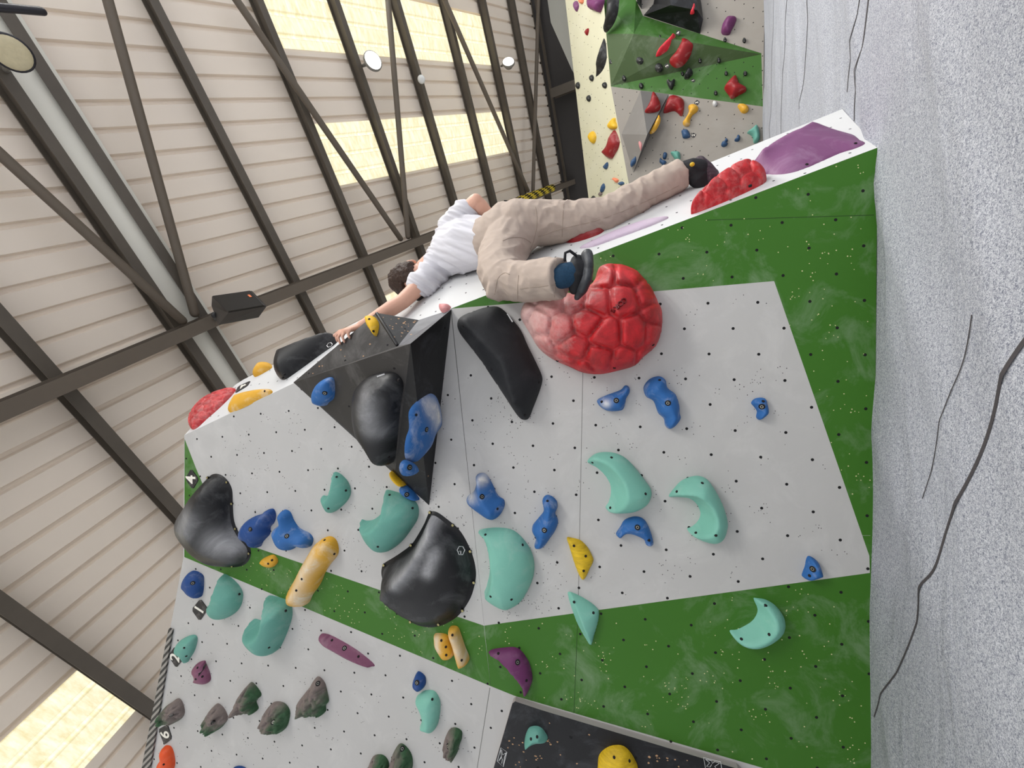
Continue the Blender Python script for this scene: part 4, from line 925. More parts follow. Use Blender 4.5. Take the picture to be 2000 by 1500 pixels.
far('dark purple rounded-block hold on grey at the top right of the far wall', 'Q4', [(1085,600),(1110,490),(1200,360),(1330,345),(1385,375),(1350,480),(1290,590),(1240,685),(1140,690),(1095,660)], .14, 'purple', w=.8)
far('narrow red sliver hold on the black chipped volume', 'Q4', [(480,270),(520,170),(555,85),(580,120),(570,230),(540,275)], .06, 'pinkred', base=.26)
far('red four-cornered star-like hold on the bright green facet', 'Q6', [(1330,100),(1380,95),(1420,190),(1450,250),(1560,310),(1580,360),(1540,410),(1440,460),(1320,530),(1270,525),(1220,450),(1150,360),(1150,310),(1210,220)], .16, 'fred', w=.9)
far('red pear-shaped hold on the grey pyramid volume', 'Q5', [(1560,410),(1600,430),(1660,520),(1700,640),(1690,740),(1640,800),(1520,840),(1420,840),(1395,790),(1440,720),(1500,600),(1530,480)], .13, 'fred', base=.13)
far('red saddle-shaped hold just right of the grey pyramid volume', 'Q6', [(60,520),(150,475),(230,490),(320,530),(365,600),(355,760),(330,860),(290,870),(240,820),(180,775),(110,780),(20,810),(-45,800),(0,660)], .13, 'fred')
far('yellow bone-shaped hold beside the far number three tag on grey', 'Q6', [(440,700),(470,660),(530,645),(600,660),(640,710),(630,770),(570,820),(520,860),(480,950),(475,1040),(420,1080),(360,1060),(335,1000),(380,930),(430,850),(455,770)], .10, 'ochre', w=.8)
far('white chalk-caked lump under the green edge on the far wall', 'Q6', [(920,600),(960,580),(1010,610),(1000,660),(960,690),(920,660)], .06, 'sticker')
far('yellow oval hold touching the green edge near the far mat', 'Q6', [(1405,680),(1450,640),(1540,645),(1610,690),(1620,760),(1560,815),(1490,810),(1440,750)], .08, 'ochre')
far('scuffed blue hold beside the far number two tag', 'Q6', [(310,1160),(380,1130),(440,1150),(480,1240),(470,1285),(400,1310),(340,1300),(320,1230)], .07, 'far_blue')
far('blue two-lobed hold, left of two small blue ones near the far mat', 'Q6', [(1085,1420),(1110,1370),(1155,1350),(1165,1310),(1200,1310),(1215,1350),(1190,1390),(1215,1400),(1190,1450),(1130,1475),(1090,1455)], .06, 'far_blue')
far('blue kidney-shaped hold, right of two small blue ones near the far mat', 'Q6', [(1345,1330),(1380,1300),(1400,1250),(1430,1240),(1455,1280),(1445,1340),(1400,1370),(1350,1360)], .06, 'far_blue')
far('mint thorn-shaped hold at the foot of the far wall', 'Q6', [(1590,1200),(1680,1130),(1760,1060),(1800,1080),(1830,1180),(1840,1300),(1800,1380),(1720,1400),(1700,1290),(1640,1230)], .12, 'dteal')
far('upright blue pill-shaped hold above the climber\'s ankle on the far wall', 'Q7', [(1650,430),(1670,385),(1720,385),(1730,430),(1700,510),(1650,500)], .06, 'far_blue')
far('blue forked hold right under the blue pill-shaped one', 'Q7', [(1580,560),(1600,480),(1630,520),(1690,540),(1720,570),(1690,610),(1660,640),(1600,590)], .06, 'far_blue')
far('pale mint wedge hold directly above the climber\'s straight-leg shoe', 'Q7', [(1800,380),(1950,365),(1985,420),(1980,530),(1900,535),(1850,470)], .09, 'dteal')
far('pale red sliver hold on the edge of the grey pyramid volume', 'Q7', [(1170,190),(1200,165),(1240,190),(1260,240),(1230,330),(1210,340),(1190,280)], .05, 'pink', base=.20)
far('blue oval hold near the lower tip of the grey pyramid volume', 'Q7', [(1010,620),(1030,540),(1080,490),(1120,450),(1140,490),(1130,560),(1080,620),(1035,665)], .05, 'far_blue', base=.07)
far('tan sickle-shaped hold on the edge of the grey pyramid volume', 'Q5', [(1490,1210),(1530,1110),(1630,930),(1670,850),(1700,910),(1690,1000),(1630,1120),(1560,1200)], .06, 'ochre', base=.16)
far('tiny orange hold on the lower edge of the grey pyramid volume', 'Q7', [(1170,410),(1190,380),(1210,400),(1195,435)], .04, 'orange', base=.12)
far('chalky black lump hold beside the far number one tag', 'Q6', [(360,110),(400,10),(450,-60),(520,-20),(530,50),(480,110),(440,150),(380,150)], .10, 'black_hold')
far('black heart-shaped hold on bright green', 'Q6', [(20,190),(60,160),(110,200),(150,160),(185,165),(175,250),(130,350),(80,340),(40,260)], .07, 'black_hold')
def oval(cx, cy, rx, ry, n=9): return [(cx + rx * math.cos(2 * math.pi * i / n), cy + ry * math.sin(2 * math.pi * i / n)) for i in range(n)]
for lab, reg, cx, cy, rx, ry, b in [
    ('small black jug on the grey-green border under the far purple block', 'Q4', 1160, 790, 32, 42, 0),
    ('small black jug on grey, right of two under the far purple block', 'Q4', 1535, 800, 36, 46, 0),
    ('small black jug on dark green, left of two right of the dark red slab', 'Q4', 672, 1195, 32, 44, .05),
    ('small black jug on dark green, right of two right of the dark red slab', 'Q4', 1040, 1190, 36, 50, .02),
    ('small black jug above the red star hold, left of two', 'Q4', 1182, 1440, 34, 44, 0),
    ('small black jug above the red star hold, right of two', 'Q4', 1555, 1445, 40, 46, 0),
    ('small black jug between the red spindle and the dark red slab', 'Q4', 215, 815, 26, 46, .17),
    ('small black jug left of the red star hold, under it a chalk patch', 'Q6', 978, 425, 36, 44, 0),
    ('small black jug close to the left of the chalky black lump', 'Q6', 330, 45, 34, 36, 0),
    ('small black jug above the red spindle hold', 'Q3', 1895, 765, 36, 66, .2),
    ('black jug at the left border of the dark green facet', 'Q3', 945, 1225, 46, 70, .02),
    ('black two-part jug in the left half of the dark green facet', 'Q3', 1500, 1185, 80, 80, .12),
    ('black oval jug beside the far upper number three tag', 'Q3', 1870, 1325, 80, 90, .08),
    ('black oval jug low on the dark green facet above the black-and-white jug', 'Q5', 995, 135, 46, 64, .02),
    ('half white half black jug where green meets grey', 'Q5', 1325, 285, 46, 60, 0)]:
    far(lab, reg, oval(cx, cy, rx, ry), .05, 'black_hold', base=b, bolt=(cx, cy))
for lab, cx, cy, rx, ry in [
    ('small black jug on cream, top right of the cluster of four black jugs', 620, 265, 38, 64),
    ('small black jug on cream, topmost of the cluster of four', 365, 125, 36, 66),
    ('small black jug on cream, leftmost of the cluster of four, at the wall edge', 95, 270, 34, 70),
    ('small black pointed jug on cream, lowest of the cluster of four', 308, 522, 36, 66)]:
    far(lab, 'Q5', oval(cx, cy, rx, ry), .05, 'black_hold', pl=PC, bolt=(cx, cy))
far('grey-purple leaf hold at the top of the cream facet', 'Q3', [(225,130),(235,40),(260,15),(295,50),(310,120),(290,200),(270,230),(240,180)], .06, 'mauve', pl=PC)
far('salmon hold cut by the top edge of the photo on cream', 'Q3', [(320,-10),(345,60),(365,78),(395,60),(405,0),(390,-30),(340,-30)], .06, 'salmon', pl=PC)
far('big purple faceted hold with a pale lower edge at the top of the cream facet', 'Q3', [(545,20),(560,-40),(780,-40),(800,60),(770,160),(740,235),(710,245),(650,215),(570,190),(555,110)], .14, 'purple', pl=PC)
far('little red sliver hold alone on the cream facet', 'Q3', [(440,640),(460,580),(495,550),(505,600),(490,670),(470,695)], .05, 'fred', pl=PC)
far('black fin-shaped macro with a white edge on the cream facet', 'Q3', [(795,745),(840,870),(850,1020),(850,1150),(810,1300),(740,1420),(650,1500),(640,1490),(680,1270),(740,990)], .10, 'black', pl=PC, name='climbing_macro', ridge=[(720,1240),(800,980)])
far('black crescent macro at the top edge of the photo', 'Q3', [(920,-40),(1075,-40),(1085,100),(1060,280),(1000,440),(930,550),(830,640),(900,420),(935,220),(940,60)], .14, 'black', pl=PC, name='climbing_macro', base=.03)
far('yellow pear-shaped hold by the right border of the cream facet', 'Q5', [(700,1030),(740,960),(790,905),(825,905),(835,970),(860,1060),(840,1110),(780,1130),(710,1110)], .08, 'yellow', pl=PC)
far('yellow egg-shaped hold near the left edge of the cream facet', 'Q5', [(310,1280),(340,1190),(385,1160),(430,1200),(450,1280),(430,1370),(395,1405),(350,1370)], .08, 'yellow', pl=PC)
far('red boomerang-like slab hold on the cream facet below the yellow ones', 'Q7', [(640,60),(680,0),(710,-60),(760,20),(800,130),(805,200),(770,320),(710,420),(670,490),(630,500),(560,460),(490,390),(490,340),(540,290),(600,200)], .12, 'fred', pl=PC)
far('small blue hold under the red slab on the cream facet', 'Q7', [(500,640),(540,590),(570,565),(585,620),(570,680),(545,705),(510,690)], .05, 'far_blue', pl=PC)
far('salmon pentagon hold low on the cream facet', 'Q7', [(685,870),(740,880),(785,910),(780,940),(750,970),(715,930),(685,915)], .05, 'salmon', pl=PC)
far('small grey-blue hold just above the climber\'s thigh on cream', 'Q7', [(800,970),(840,945),(880,955),(895,985),(850,1020),(810,1010)], .05, 'far_blue', pl=PC)
far('blue-green spindle hold low on the cream facet', 'Q7', [(440,1110),(460,1030),(495,980),(520,1030),(515,1090),(480,1150),(440,1150)], .05, 'far_blue', pl=PC)
far('small mossy hold touching the blue-green spindle', 'Q7', [(400,1190),(420,1150),(460,1160),(465,1200),(430,1230),(405,1220)], .04, 'rock', pl=PC, rock=False)
far('small dark hold at the very bottom of the cream facet by the hip', 'Q7', [(255,1270),(290,1220),(335,1250),(330,1280),(270,1300)], .04, 'black_hold', pl=PC)
q4 = lambda pts: P2('Q4', pts)
PFv = Plane(PF.o + PF.n * .16, PF.n)
number_tag(PFv, P2('Q4', [(220,590),(300,610),(270,700),(190,670)]), '4', 'far black tag with a white 4 at the tip of the red spindle', .055, 20)
number_tag(PFv, P2('Q4', [(-30,1290),(20,1235),(85,1285),(40,1345)]), '3', 'far black tag with a white 3 left of the dark red slab', .055, 10)
number_tag(PF, P2('Q6', [(480,170),(530,135),(590,170),(545,215)]), '1', 'far black tag with a white 1 under the chalky black lump', .05, 0)
number_tag(PF, P2('Q6', [(550,620),(610,550),(670,590),(620,660)]), '3', 'far black tag with a white 3 at the end of the yellow bone hold', .06, -8)
number_tag(PF, P2('Q6', [(490,1260),(540,1190),(605,1225),(550,1300)]), '2', 'far black tag with a white 2 right of the scuffed blue hold', .06, -10)

# ------------------------------------------------------------------ roof
RZ = CAMZ + 5.5
RP = hit(207, 370, V3(0, 0, RZ), ZUP)
rd = unit(V3(-1.838, 1.111, 0)); ch = unit(V3(1.111, 1.838, 0)); SL = math.tan(math.radians(8))
class RoofSide:
    def __init__(s, sd):
        s.sd = sd; s.a = unit(ch * sd - ZUP * SL); s.n = unit(np.cross(rd, s.a))
        if s.n[2] > 0: s.n = -s.n       # points down into the room
    def w(s, ss, a, off=0): return RP + rd * ss + s.a * a + s.n * off
    def px(s, x, y, off=0):
        P = hit(x, y, RP + s.n * off, s.n) - RP
        return P @ rd, P @ s.a
RR, RL = RoofSide(1), RoofSide(-1)
PITCH = .235
def corr(side, s0, s1, a0, a1, off, mname, name, oa=None, m=MT['sheet'], depth=.035):
    """trapezoidal sheet: ribs run down the slope"""
    prof = []
    k0 = math.floor(s0 / PITCH); k1 = math.ceil(s1 / PITCH)
    for k in range(k0, k1):
        for t, h in ((0, 0), (.74, 0), (.80, depth), (.92, depth), (.98, 0)): prof.append(((k + t) * PITCH, h))
    prof = [(min(max(s, s0), s1), h) for s, h in prof if s0 - PITCH < s < s1 + PITCH]
    vs, fs = [], []
    o0 = side.w(round((s0 + s1) / 2 / PITCH) * PITCH, a0, off)
    for s, h in prof:
        for a in (a0, a1): vs.append(side.w(s, a, off - h) - o0)
    for i in range(len(prof) - 1): fs.append((2 * i, 2 * i + 1, 2 * i + 3, 2 * i + 2))
    o = mesh_obj(name, [((v) @ rd, (v) @ side.a, (v) @ side.n) for v in vs], fs, m, None, frame(o0, rd, side.a, side.n), False)
    return o
sE, aE = RR.px(1062, 150)
print('ROOF eave a', aE, 'pitch', [RR.px(200, y)[0] for y in (145, 182, 219)], 'RP', RP)
AE = aE
r1 = corr(RR, -7.5, 8, .10, AE, 0, 'sheet', 'ceiling'); struct(r1)
r2 = corr(RL, -7.5, 8, .10, 6.0, 0, 'sheet', 'ceiling'); struct(r2)
# flat white ridge panel between the two ridge purlins
rv_ = [RR.w(-7.5, .17, .10), RR.w(8, .17, .10), RL.w(8, .24, .10), RL.w(-7.5, .24, .10)]
rv_ += [p + ZUP * .02 for p in rv_]
rp = mesh_obj('trim_2', rv_, [(0, 1, 2, 3), (7, 6, 5, 4), (0, 4, 5, 1), (2, 6, 7, 3)], MT['ridge'], None, None, False); struct(rp)
def box_beam(name, A_, B_, up, wid, dep, m, parent=None, flange=True):
    """channel/I shaped steel bar from A to B: web with two flanges"""
    d = unit(B_ - A_); u = unit(up - d * (up @ d)); w_ = np.cross(d, u); L_ = np.linalg.norm(B_ - A_)
    t = .008
    if flange:
        sec = [(-wid/2, dep/2), (wid/2, dep/2), (wid/2, dep/2 - t*1.5), (t/2, dep/2 - t*1.5), (t/2, -dep/2 + t*1.5), (wid/2, -dep/2 + t*1.5), (wid/2, -dep/2), (-wid/2, -dep/2), (-wid/2, -dep/2 + t*1.5), (-t/2, -dep/2 + t*1.5), (-t/2, dep/2 - t*1.5), (-wid/2, dep/2 - t*1.5)]
    else: sec = [(-wid/2, dep/2), (wid/2, dep/2), (wid/2, -dep/2), (-wid/2, -dep/2)]
    n = len(sec); vs = [(x, y, 0) for x, y in sec] + [(x, y, L_) for x, y in sec]
    fs = [tuple(reversed(range(n))), tuple(range(n, 2 * n))] + [(i, (i + 1) % n, n + (i + 1) % n, n + i) for i in range(n)]
    return mesh_obj(name, vs, fs, m, parent, frame(A_, w_, u, d), False)
PU = 'roof purlins'
def purlin(side, x, y, lab, wid=.09, dep=.16, s=None, s0=-7.5, s1=8):
    _, a = side.px(x, y, .09)
    o = box_beam('roof_purlin', side.w(s0, a, .095), side.w(s1, a, .095), -side.n, wid, dep, MT['purlin'])
    tag(o, lab, 'roof beam', PU); return a
aa = []
aa.append(purlin(RL, 171, 395, 'dark ridge purlin left of the white ridge strip', .10))
aa.append(purlin(RR, 231, 370, 'dark ridge purlin right of the white ridge strip', .10))
for (x, y), lab in zip([(431, 270), (606, 255), (737, 250), (833, 215), (918, 215), (985, 210), (1035, 200), (1075, 190)], [
    'dark roof purlin crossing plain sheeting, first one right of the ridge strip', 'dark roof purlin along the left border of the skylights', 'dark roof purlin holding the lit round lamp between the skylights',
    'dark roof purlin with the small white detector on it', 'dark roof purlin crossing both skylights, next to the detector\'s purlin', 'dark roof purlin along the right border of the skylights, at the second lit lamp',
    'dark roof purlin in the dim part right of the skylights', 'last dark roof purlin before the far building wall']):
    aa.append(purlin(RR, x, y, lab))
for (x, y), lab in zip([(240, 890), (150, 1285)], ['dark roof purlin left of the ridge, running behind the black bean macro', 'dark roof purlin beside the big skylight at the lower left of the photo']):
    aa.append(purlin(RL, x, y, lab, .10))
print('purlin a', aa)
# rafter: two straight lengths meeting under the ridge
sN, aN = RR.px(377, 640, .30)
print('node', sN, aN)
raft = empty('roof_rafter', RR.w(sN, 0, .3), 'long brown-grey roof rafter bent at the ridge, behind the climber', 'roof beam')
_, _a = RL.px(0, 815, .30); sL = RL.px(0, 812, .30)[0]; sR = RR.px(1100, 362, .30)[0]
print('rafter s', sL, sN, sR)
def rb(name, A_, B_, up):
    o = box_beam(name, A_, B_, up, .13, .24, MT['steelbeam'], None, True); o.parent = raft; o.matrix_parent_inverse = Matrix.Translation(-raft.location); return o
rb('beam', RR.w(sN, -.02, .30), RR.w(sR, AE, .30), -RR.n)
rb('beam', RL.w(sN, -.02, .30), RL.w(sL, 7.5, .30), -RL.n)
TB = 'round roof brace tubes'
def brace(side, p0, p1, lab, r=.045):
    a = side.w(*side.px(*p0, .26), .26); b = side.w(*side.px(*p1, .26), .26)
    vs, fs = tube_geo([np.zeros(3), b - a], [r, r], 14)
    tag(mesh_obj('roof_brace', vs, fs, MT['steelbeam'], None, Matrix.Translation(Vector(a))), lab, 'roof brace', TB)
brace(RL, (356, 626), (-60, 246), 'round brace tube leaving the rafter bend towards the left edge of the photo')
brace(RR, (380, 612), (205, -20), 'round brace tube rising from the rafter bend to the top edge of the photo')
brace(RR, (782, 466), (455, -10), 'slanting brace tube meeting the rafter left of the climber, passing left of the skylights')
brace(RR, (797, 462), (757, -10), 'near-upright brace tube crossing the middle of both skylights')
brace(RR, (1031, 372), (864, -10), 'slanting brace tube crossing the right part of both skylights')
brace(RR, (1041, 372), (1052, -10), 'near-upright brace tube in the dim part by the far wall')

# skylights: translucent sheets in the roof
def sky(n, side, quad, off=.012):
    P = [side.px(x, y) for x, y in quad]; s0, s1 = min(p[0] for p in P), max(p[0] for p in P); a0, a1 = min(p[1] for p in P), max(p[1] for p in P)
    o = corr(side, s0, s1, a0, a1, off, 'sky', 'window_%d' % n, m=MT['skylight'], depth=.03); struct(o); print('sky', n, s0, s1, a0, a1)
def sky_sa(n, side, s0, s1, a0, a1): struct(corr(side, s0, s1, a0, a1, .012, 'sky', 'window_%d' % n, m=MT['skylight'], depth=.03))
ax0, ax1 = RR.px(606, 255)[1], RR.px(985, 210)[1]
s_a = RR.px(760, 111)[0]; s_b = RR.px(860, 15)[0]
s_c = RR.px(820, 229)[0]; s_d = RR.px(820, 331)[0]
print('skys', ax0, ax1, s_a, s_b, s_c, s_d)
sky_sa(1, RR, s_b, s_a, ax0, ax1); sky_sa(2, RR, s_c, s_d, ax0, ax1)
lq = [RL.px(*q) for q in [(155, 1305), (266, 1384), (0, 1455), (171, 1500)]]; print('LL', lq)
sky_sa(3, RL, lq[0][0] if lq[0][0] < lq[1][0] else lq[1][0], max(lq[0][0], lq[1][0]), min(lq[0][1], lq[1][1]), 5.9)
s_e = RR.px(790, 560)[0]
sky_sa(4, RR, s_e, s_e + (s_d - s_c), RR.px(740, 590)[1], ax1)
sky_sa(5, RL, RL.px(0, 1213)[0] - 1.0, RL.px(2, 1200)[0], min(lq[0][1], lq[1][1]), 5.9)
# unseen glowing roof sheets added over and behind the camera as fill light
w_ = s_d - s_c
for k, (side, s0, a0, a1) in enumerate([(RR, s_b - 1.7, .5, 5.4), (RR, s_b - 3.4, .5, 5.4), (RL, -5.2, 2.7, 5.9), (RL, -6.9, 2.7, 5.9)]):
    struct(corr(side, s0, s0 + w_, a0, a1, .012, 'sky', 'window_%d' % (6 + k), m=MT['fill_skylight'], depth=.03))

# building wall under the far eave, with posts
eL, eR = RR.w(9, AE - .03, -.1), RR.w(-9, AE - .03, -.1)
bw = mesh_obj('wall_right', [eL, eR, V3(eR[0], eR[1], 0), V3(eL[0], eL[1], 0)], [(0, 1, 2, 3)], MT['darkwall'], None, None, False); struct(bw)
for sP, lab in [(RR.px(1100, 190)[0] , 'dark steel post against the far building wall beside the cream facet')]:
    b = RR.w(sP, AE - .25, .3)
    o = box_beam('steel_post', V3(b[0], b[1], 0), b, ch, .2, .3, MT['purlin']); tag(o, lab, 'post')

# ------------------------------------------------------------------ things hung from the roof
def disc_lamp(c, nrm, R_, lens, case, lab, bracket_to=None):
    t = empty('round_lamp', c, lab, 'lamp', 'round roof lamps')
    q = Vector(nrm).to_track_quat('Z', 'Y').to_matrix().to_4x4()
    vs, fs = lathe([(R_ * .55, -.10), (R_ * .8, -.05), (R_, -.02), (R_, .012), (R_ * .9, .018)], 28); mesh_obj('housing', vs, fs, MT[case], t, q)
    vs, fs = lathe([(R_ * .9, .014), (R_ * .86, .024), (R_ * .5, .034)], 28); mesh_obj('lens', vs, fs, MT[lens], t, q)
    if bracket_to is not None:
        b = Vector(bracket_to) - Vector(c); st = Vector(nrm) * -.09
        vs, fs = tube_geo([st, b * .5, b], [.035, .03, .02], 10); mesh_obj('bracket', vs, fs, MT['lampcase'], t, Matrix.Identity(4))
def roofpt(side, x, y, off): return side.w(*side.px(x, y, off), off)
c = roofpt(RR, 728, 119, .42)
disc_lamp(c, unit(CAM - c + V3(4.5, 1.5, -1.0)), .135, 'lamp_on', 'lampcase', 'lit round lamp on a bracket between the two skylights', roofpt(RR, 708, 129, .14))
c = roofpt(RR, 993, 122, .42)
disc_lamp(c, unit(CAM - c + V3(9.5, -1.5, 0)), .135, 'lamp_on', 'lampcase', 'lit round lamp in the dim part right of the skylights', roofpt(RR, 979, 129, .14))
c = roofpt(RL, 22, 103, .55)
disc_lamp(c, unit(CAM - c + V3(-1.2, 1.0, -2.2)), .125, 'lamp_off', 'lampdark', 'unlit dark-rimmed round lamp at the left edge of the photo', roofpt(RL, 10, 140, .14))
c0 = roofpt(RL, -30, 12, .5); c1 = roofpt(RR, 82, 22, .5)
vs, fs = tube_geo([np.zeros(3), c1 - c0], [.03, .03], 10); tag(mesh_obj('cable_tray', vs, fs, MT['lampdark'], None, Matrix.Translation(Vector(c0))), 'short dark bar in the top left corner above the unlit lamp', 'bar')
c = roofpt(RR, 823, 155, .22); vs, fs = lathe([(.02, -.03), (.06, -.02), (.065, .0), (.05, .03), (.025, .045)], 18)
tag(mesh_obj('smoke_detector', vs, fs, MT['plastic'], None, Matrix.Translation(Vector(c)) @ Vector(unit(CAM - c)).to_track_quat('Z', 'Y').to_matrix().to_4x4()), 'small white detector on a purlin between the skylights', 'detector')

# loudspeaker hung under the rafter bend
zs = 3.05
g = {k: at(*v) for k, v in dict(a=(414, 579, zs + .12), b=(492, 568, zs + .02), c=(521, 598, zs - .10), d=(446, 611, zs - .02)).items()}
e_ = {k: at(*v) for k, v in dict(a=(413, 596, zs + .34), d=(427, 635, zs + .22), c=(505, 620, zs + .10)).items()}
spk_o = sum(g.values()) / 4
t = empty('loudspeaker', spk_o, 'black loudspeaker cabinet hung at the bend of the rafter', 'speaker')
bk_ = lambda p: p - spk_o
depth_v = (e_['d'] - g['d'])
front = [g['a'], g['b'], g['c'], g['d']]; back = [at(413, 597, zs + .36), at(484, 590, zs + .26), at(505, 620, zs + .14), at(427, 635, zs + .22)]
vs = [bk_(p) for p in front + back]
mesh_obj('cabinet', vs, [(0, 1, 5, 4), (1, 2, 6, 5), (2, 3, 7, 6), (3, 0, 4, 7), (4, 5, 6, 7), (3, 2, 1, 0)], MT['spk'], t, Matrix.Identity(4), False)
nf = unit(np.cross(g['b'] - g['a'], g['d'] - g['a'])); nf = nf if nf @ (CAM - spk_o) > 0 else -nf
cen_ = sum(front) / 4
mesh_obj('grille', [bk_(cen_ + (p - cen_) * .93 + nf * .012) for p in front] + [bk_(cen_ + (p - cen_) * .95) for p in front], [(0, 1, 2, 3)] + [(i, (i + 1) % 4, 4 + (i + 1) % 4, 4 + i) for i in range(4)], MT['spk_grille'], t, Matrix.Identity(4), False)
bx = [cen_ + (g['b'] - g['a']) * sx + (g['d'] - g['a']) * sy + nf * .016 for sx, sy in ((.33, -.22), (.385, -.22), (.385, -.08), (.33, -.08))]
mesh_obj('badge', [bk_(p) for p in bx], [(0, 1, 2, 3)], MT['spk_badge'], t, Matrix.Identity(4), False)
nb = RR.w(sN, .12, .34)
vs, fs = tube_geo([bk_(back[3] * .5 + back[0] * .5), bk_(nb)], [.03, .03], 10); mesh_obj('bracket', vs, fs, MT['blackrim'], t, Matrix.Identity(4))

# woven sleeve hanging along the rafter beside the climber's hip
p0, p1 = roofpt(RR, 1008, 394, .45), roofpt(RR, 1079, 367, .45)
axis = unit(p1 - p0); L_ = np.linalg.norm(p1 - p0); sg, rg = 16, 22; Rr = .085
uu = unit(np.cross(axis, ZUP)); ww = np.cross(axis, uu); vs, fs, uvs = [], [], []
for i in range(rg + 1):
    for k in range(sg + 1):
        a = 2 * math.pi * k / sg; vs.append(axis * L_ * i / rg + (uu * math.cos(a) + ww * math.sin(a)) * Rr)
for i in range(rg):
    for k in range(sg): fs.append((i * (sg + 1) + k, i * (sg + 1) + k + 1, (i + 1) * (sg + 1) + k + 1, (i + 1) * (sg + 1) + k))
sl = mesh_obj('cable_sleeve', vs, fs, MT['weave'], None, Matrix.Translation(Vector(p0)))
ul = sl.data.uv_layers.new(name='UVMap')
for li, l in enumerate(sl.data.loops):
    i, k = divmod(l.vertex_index, sg + 1); ul.data[li].uv = ((i * .5 + k * .5), k * .75)
tag(sl, 'yellow and black checkered sleeve along the rafter above the climber\'s hip', 'cable sleeve')
vs, fs = tube_geo([np.zeros(3), (roofpt(RR, 985, 392, .4) - p0)], [.012, .012], 8)
mesh_obj('hook', vs, fs, MT['lampdark'], sl, Matrix.Identity(4))

# ------------------------------------------------------------------ mat
def floor_z(x, y):
    k = noise.fractal(Vector((x * .55, y * 1.3, 2)), 1, 2, 3)
    k2 = max(0, 1 - abs(noise.noise(Vector((x * .5 + y * .2, y * 1.6 - x * .5, 7)))) * 5)
    return min(-.010 + .010 * k + .016 * k2 * (1 if y < 2.4 or x > 1 else 0), .02)
def floor_mesh():
    vs, fs = [], []
    x0, x1, y0, y1 = -9, 9, -4, 9; nx, ny = 290, 220
    for j in range(ny + 1):
        y = y0 + (y1 - y0) * j / ny
        for i in range(nx + 1):
            x = x0 + (x1 - x0) * i / nx
            vs.append((x, y, floor_z(x, y)))
    for j in range(ny):
        for i in range(nx): a = j * (nx + 1) + i; fs.append((a, a + 1, a + nx + 2, a + nx + 1))
    o = mesh_obj('floor', vs, fs, MT['carpet']); return struct(o)
floor = floor_mesh()
def seam(px, w0, w1):
    pts = [fl(x, y) for x, y in px]; pts, _ = catmull(pts, 14, False)
    n = len(pts); vs, fs = [], []
    for i, p in enumerate(pts):
        t = unit(pts[min(n - 1, i + 1)] - pts[max(0, i - 1)]); s = np.cross(ZUP, t); w_ = (w0 + (w1 - w0) * i / (n - 1)) / 2
        p = V3(p[0], p[1], floor_z(p[0], p[1]) + .0025)
        vs += [p + s * w_ - ZUP * .001, p + ZUP * .001, p - s * w_ - ZUP * .001]
    for i in range(n - 1):
        for k in (0, 1): fs.append((3 * i + k, 3 * i + k + 1, 3 * i + k + 4, 3 * i + k + 3))
    o = mesh_obj('mat_seam', vs, fs, MT['seamdark'], floor, Matrix.Identity(4)); return o
MT['seamdark'] = mat('dark_mat_joint', (66, 62, 63), .9, grain=0)
seam(P2('S4', [(2080, 10), (2000, 165), (1880, 465), (1800, 690), (1690, 970), (1560, 1260), (1430, 1510)]) + P2('S8', [(1350, 110), (1280, 230), (1240, 390), (1170, 600), (1075, 830), (990, 1020), (945, 1140)]), .014, .006)
seam(P2('S4', [(1660, -20), (1580, 290), (1490, 530), (1400, 830), (1255, 1260)]), .0025, .001)
seam(P2('R4', [(905, -20), (860, 300), (815, 560), (800, 720), (797, 850)]), .022, .008)
seam(P2('R4', [(495, -20), (470, 350), (445, 650), (432, 760)]), .02, .006)
seam(P2('R4', [(838, -20), (800, 220), (760, 480), (745, 650)]), .012, .005)
seam(P2('R4', [(347, -20), (330, 350), (305, 700), (296, 960)]), .016, .012)
seam(P2('R4', [(262, -20), (240, 500), (224, 990)]), .012, .012)

# ------------------------------------------------------------------ the climber
def merge(parts):
    vs, fs = [], []
    for v, q in parts:
        k = len(vs); vs += list(v); fs += [tuple(i + k for i in c) for c in q]
    return vs, fs
def fuse(name, parts, voxel, m, parent=None, smooth=6, wr=None, o0=None):
    """one continuous skin over overlapping volumes"""
    vs, fs = merge(parts); o0 = np.zeros(3) if o0 is None else o0
    me = bpy.data.meshes.new(name); me.from_pydata([tuple(map(float, v - o0)) for v in vs], [], fs)
    bmx = bmesh.new(); bmx.from_mesh(me); bmesh.ops.recalc_face_normals(bmx, faces=bmx.faces); bmx.to_mesh(me); bmx.free()
    o = bpy.data.objects.new(name, me); COL.objects.link(o)
    r = o.modifiers.new('r', 'REMESH'); r.mode = 'VOXEL'; r.voxel_size = voxel; r.use_smooth_shade = True
    s = o.modifiers.new('s', 'SMOOTH'); s.iterations = smooth; s.factor = .5
    bpy.context.view_layer.update()
    me2 = bpy.data.meshes.new_from_object(o.evaluated_get(bpy.context.evaluated_depsgraph_get()))
    o.modifiers.clear(); o.data = me2; bpy.data.meshes.remove(me); me2.name = name
    if wr:
        nrm = [v.normal.copy() for v in me2.vertices]
        for v, n in zip(me2.vertices, nrm): v.co += n * wr(v.co + Vector(o0))
    me2.materials.clear(); me2.materials.append(m)
    me2.polygons.foreach_set('use_smooth', [True] * len(me2.polygons))
    me2.update()
    if parent is not None: o.parent = parent
    return o
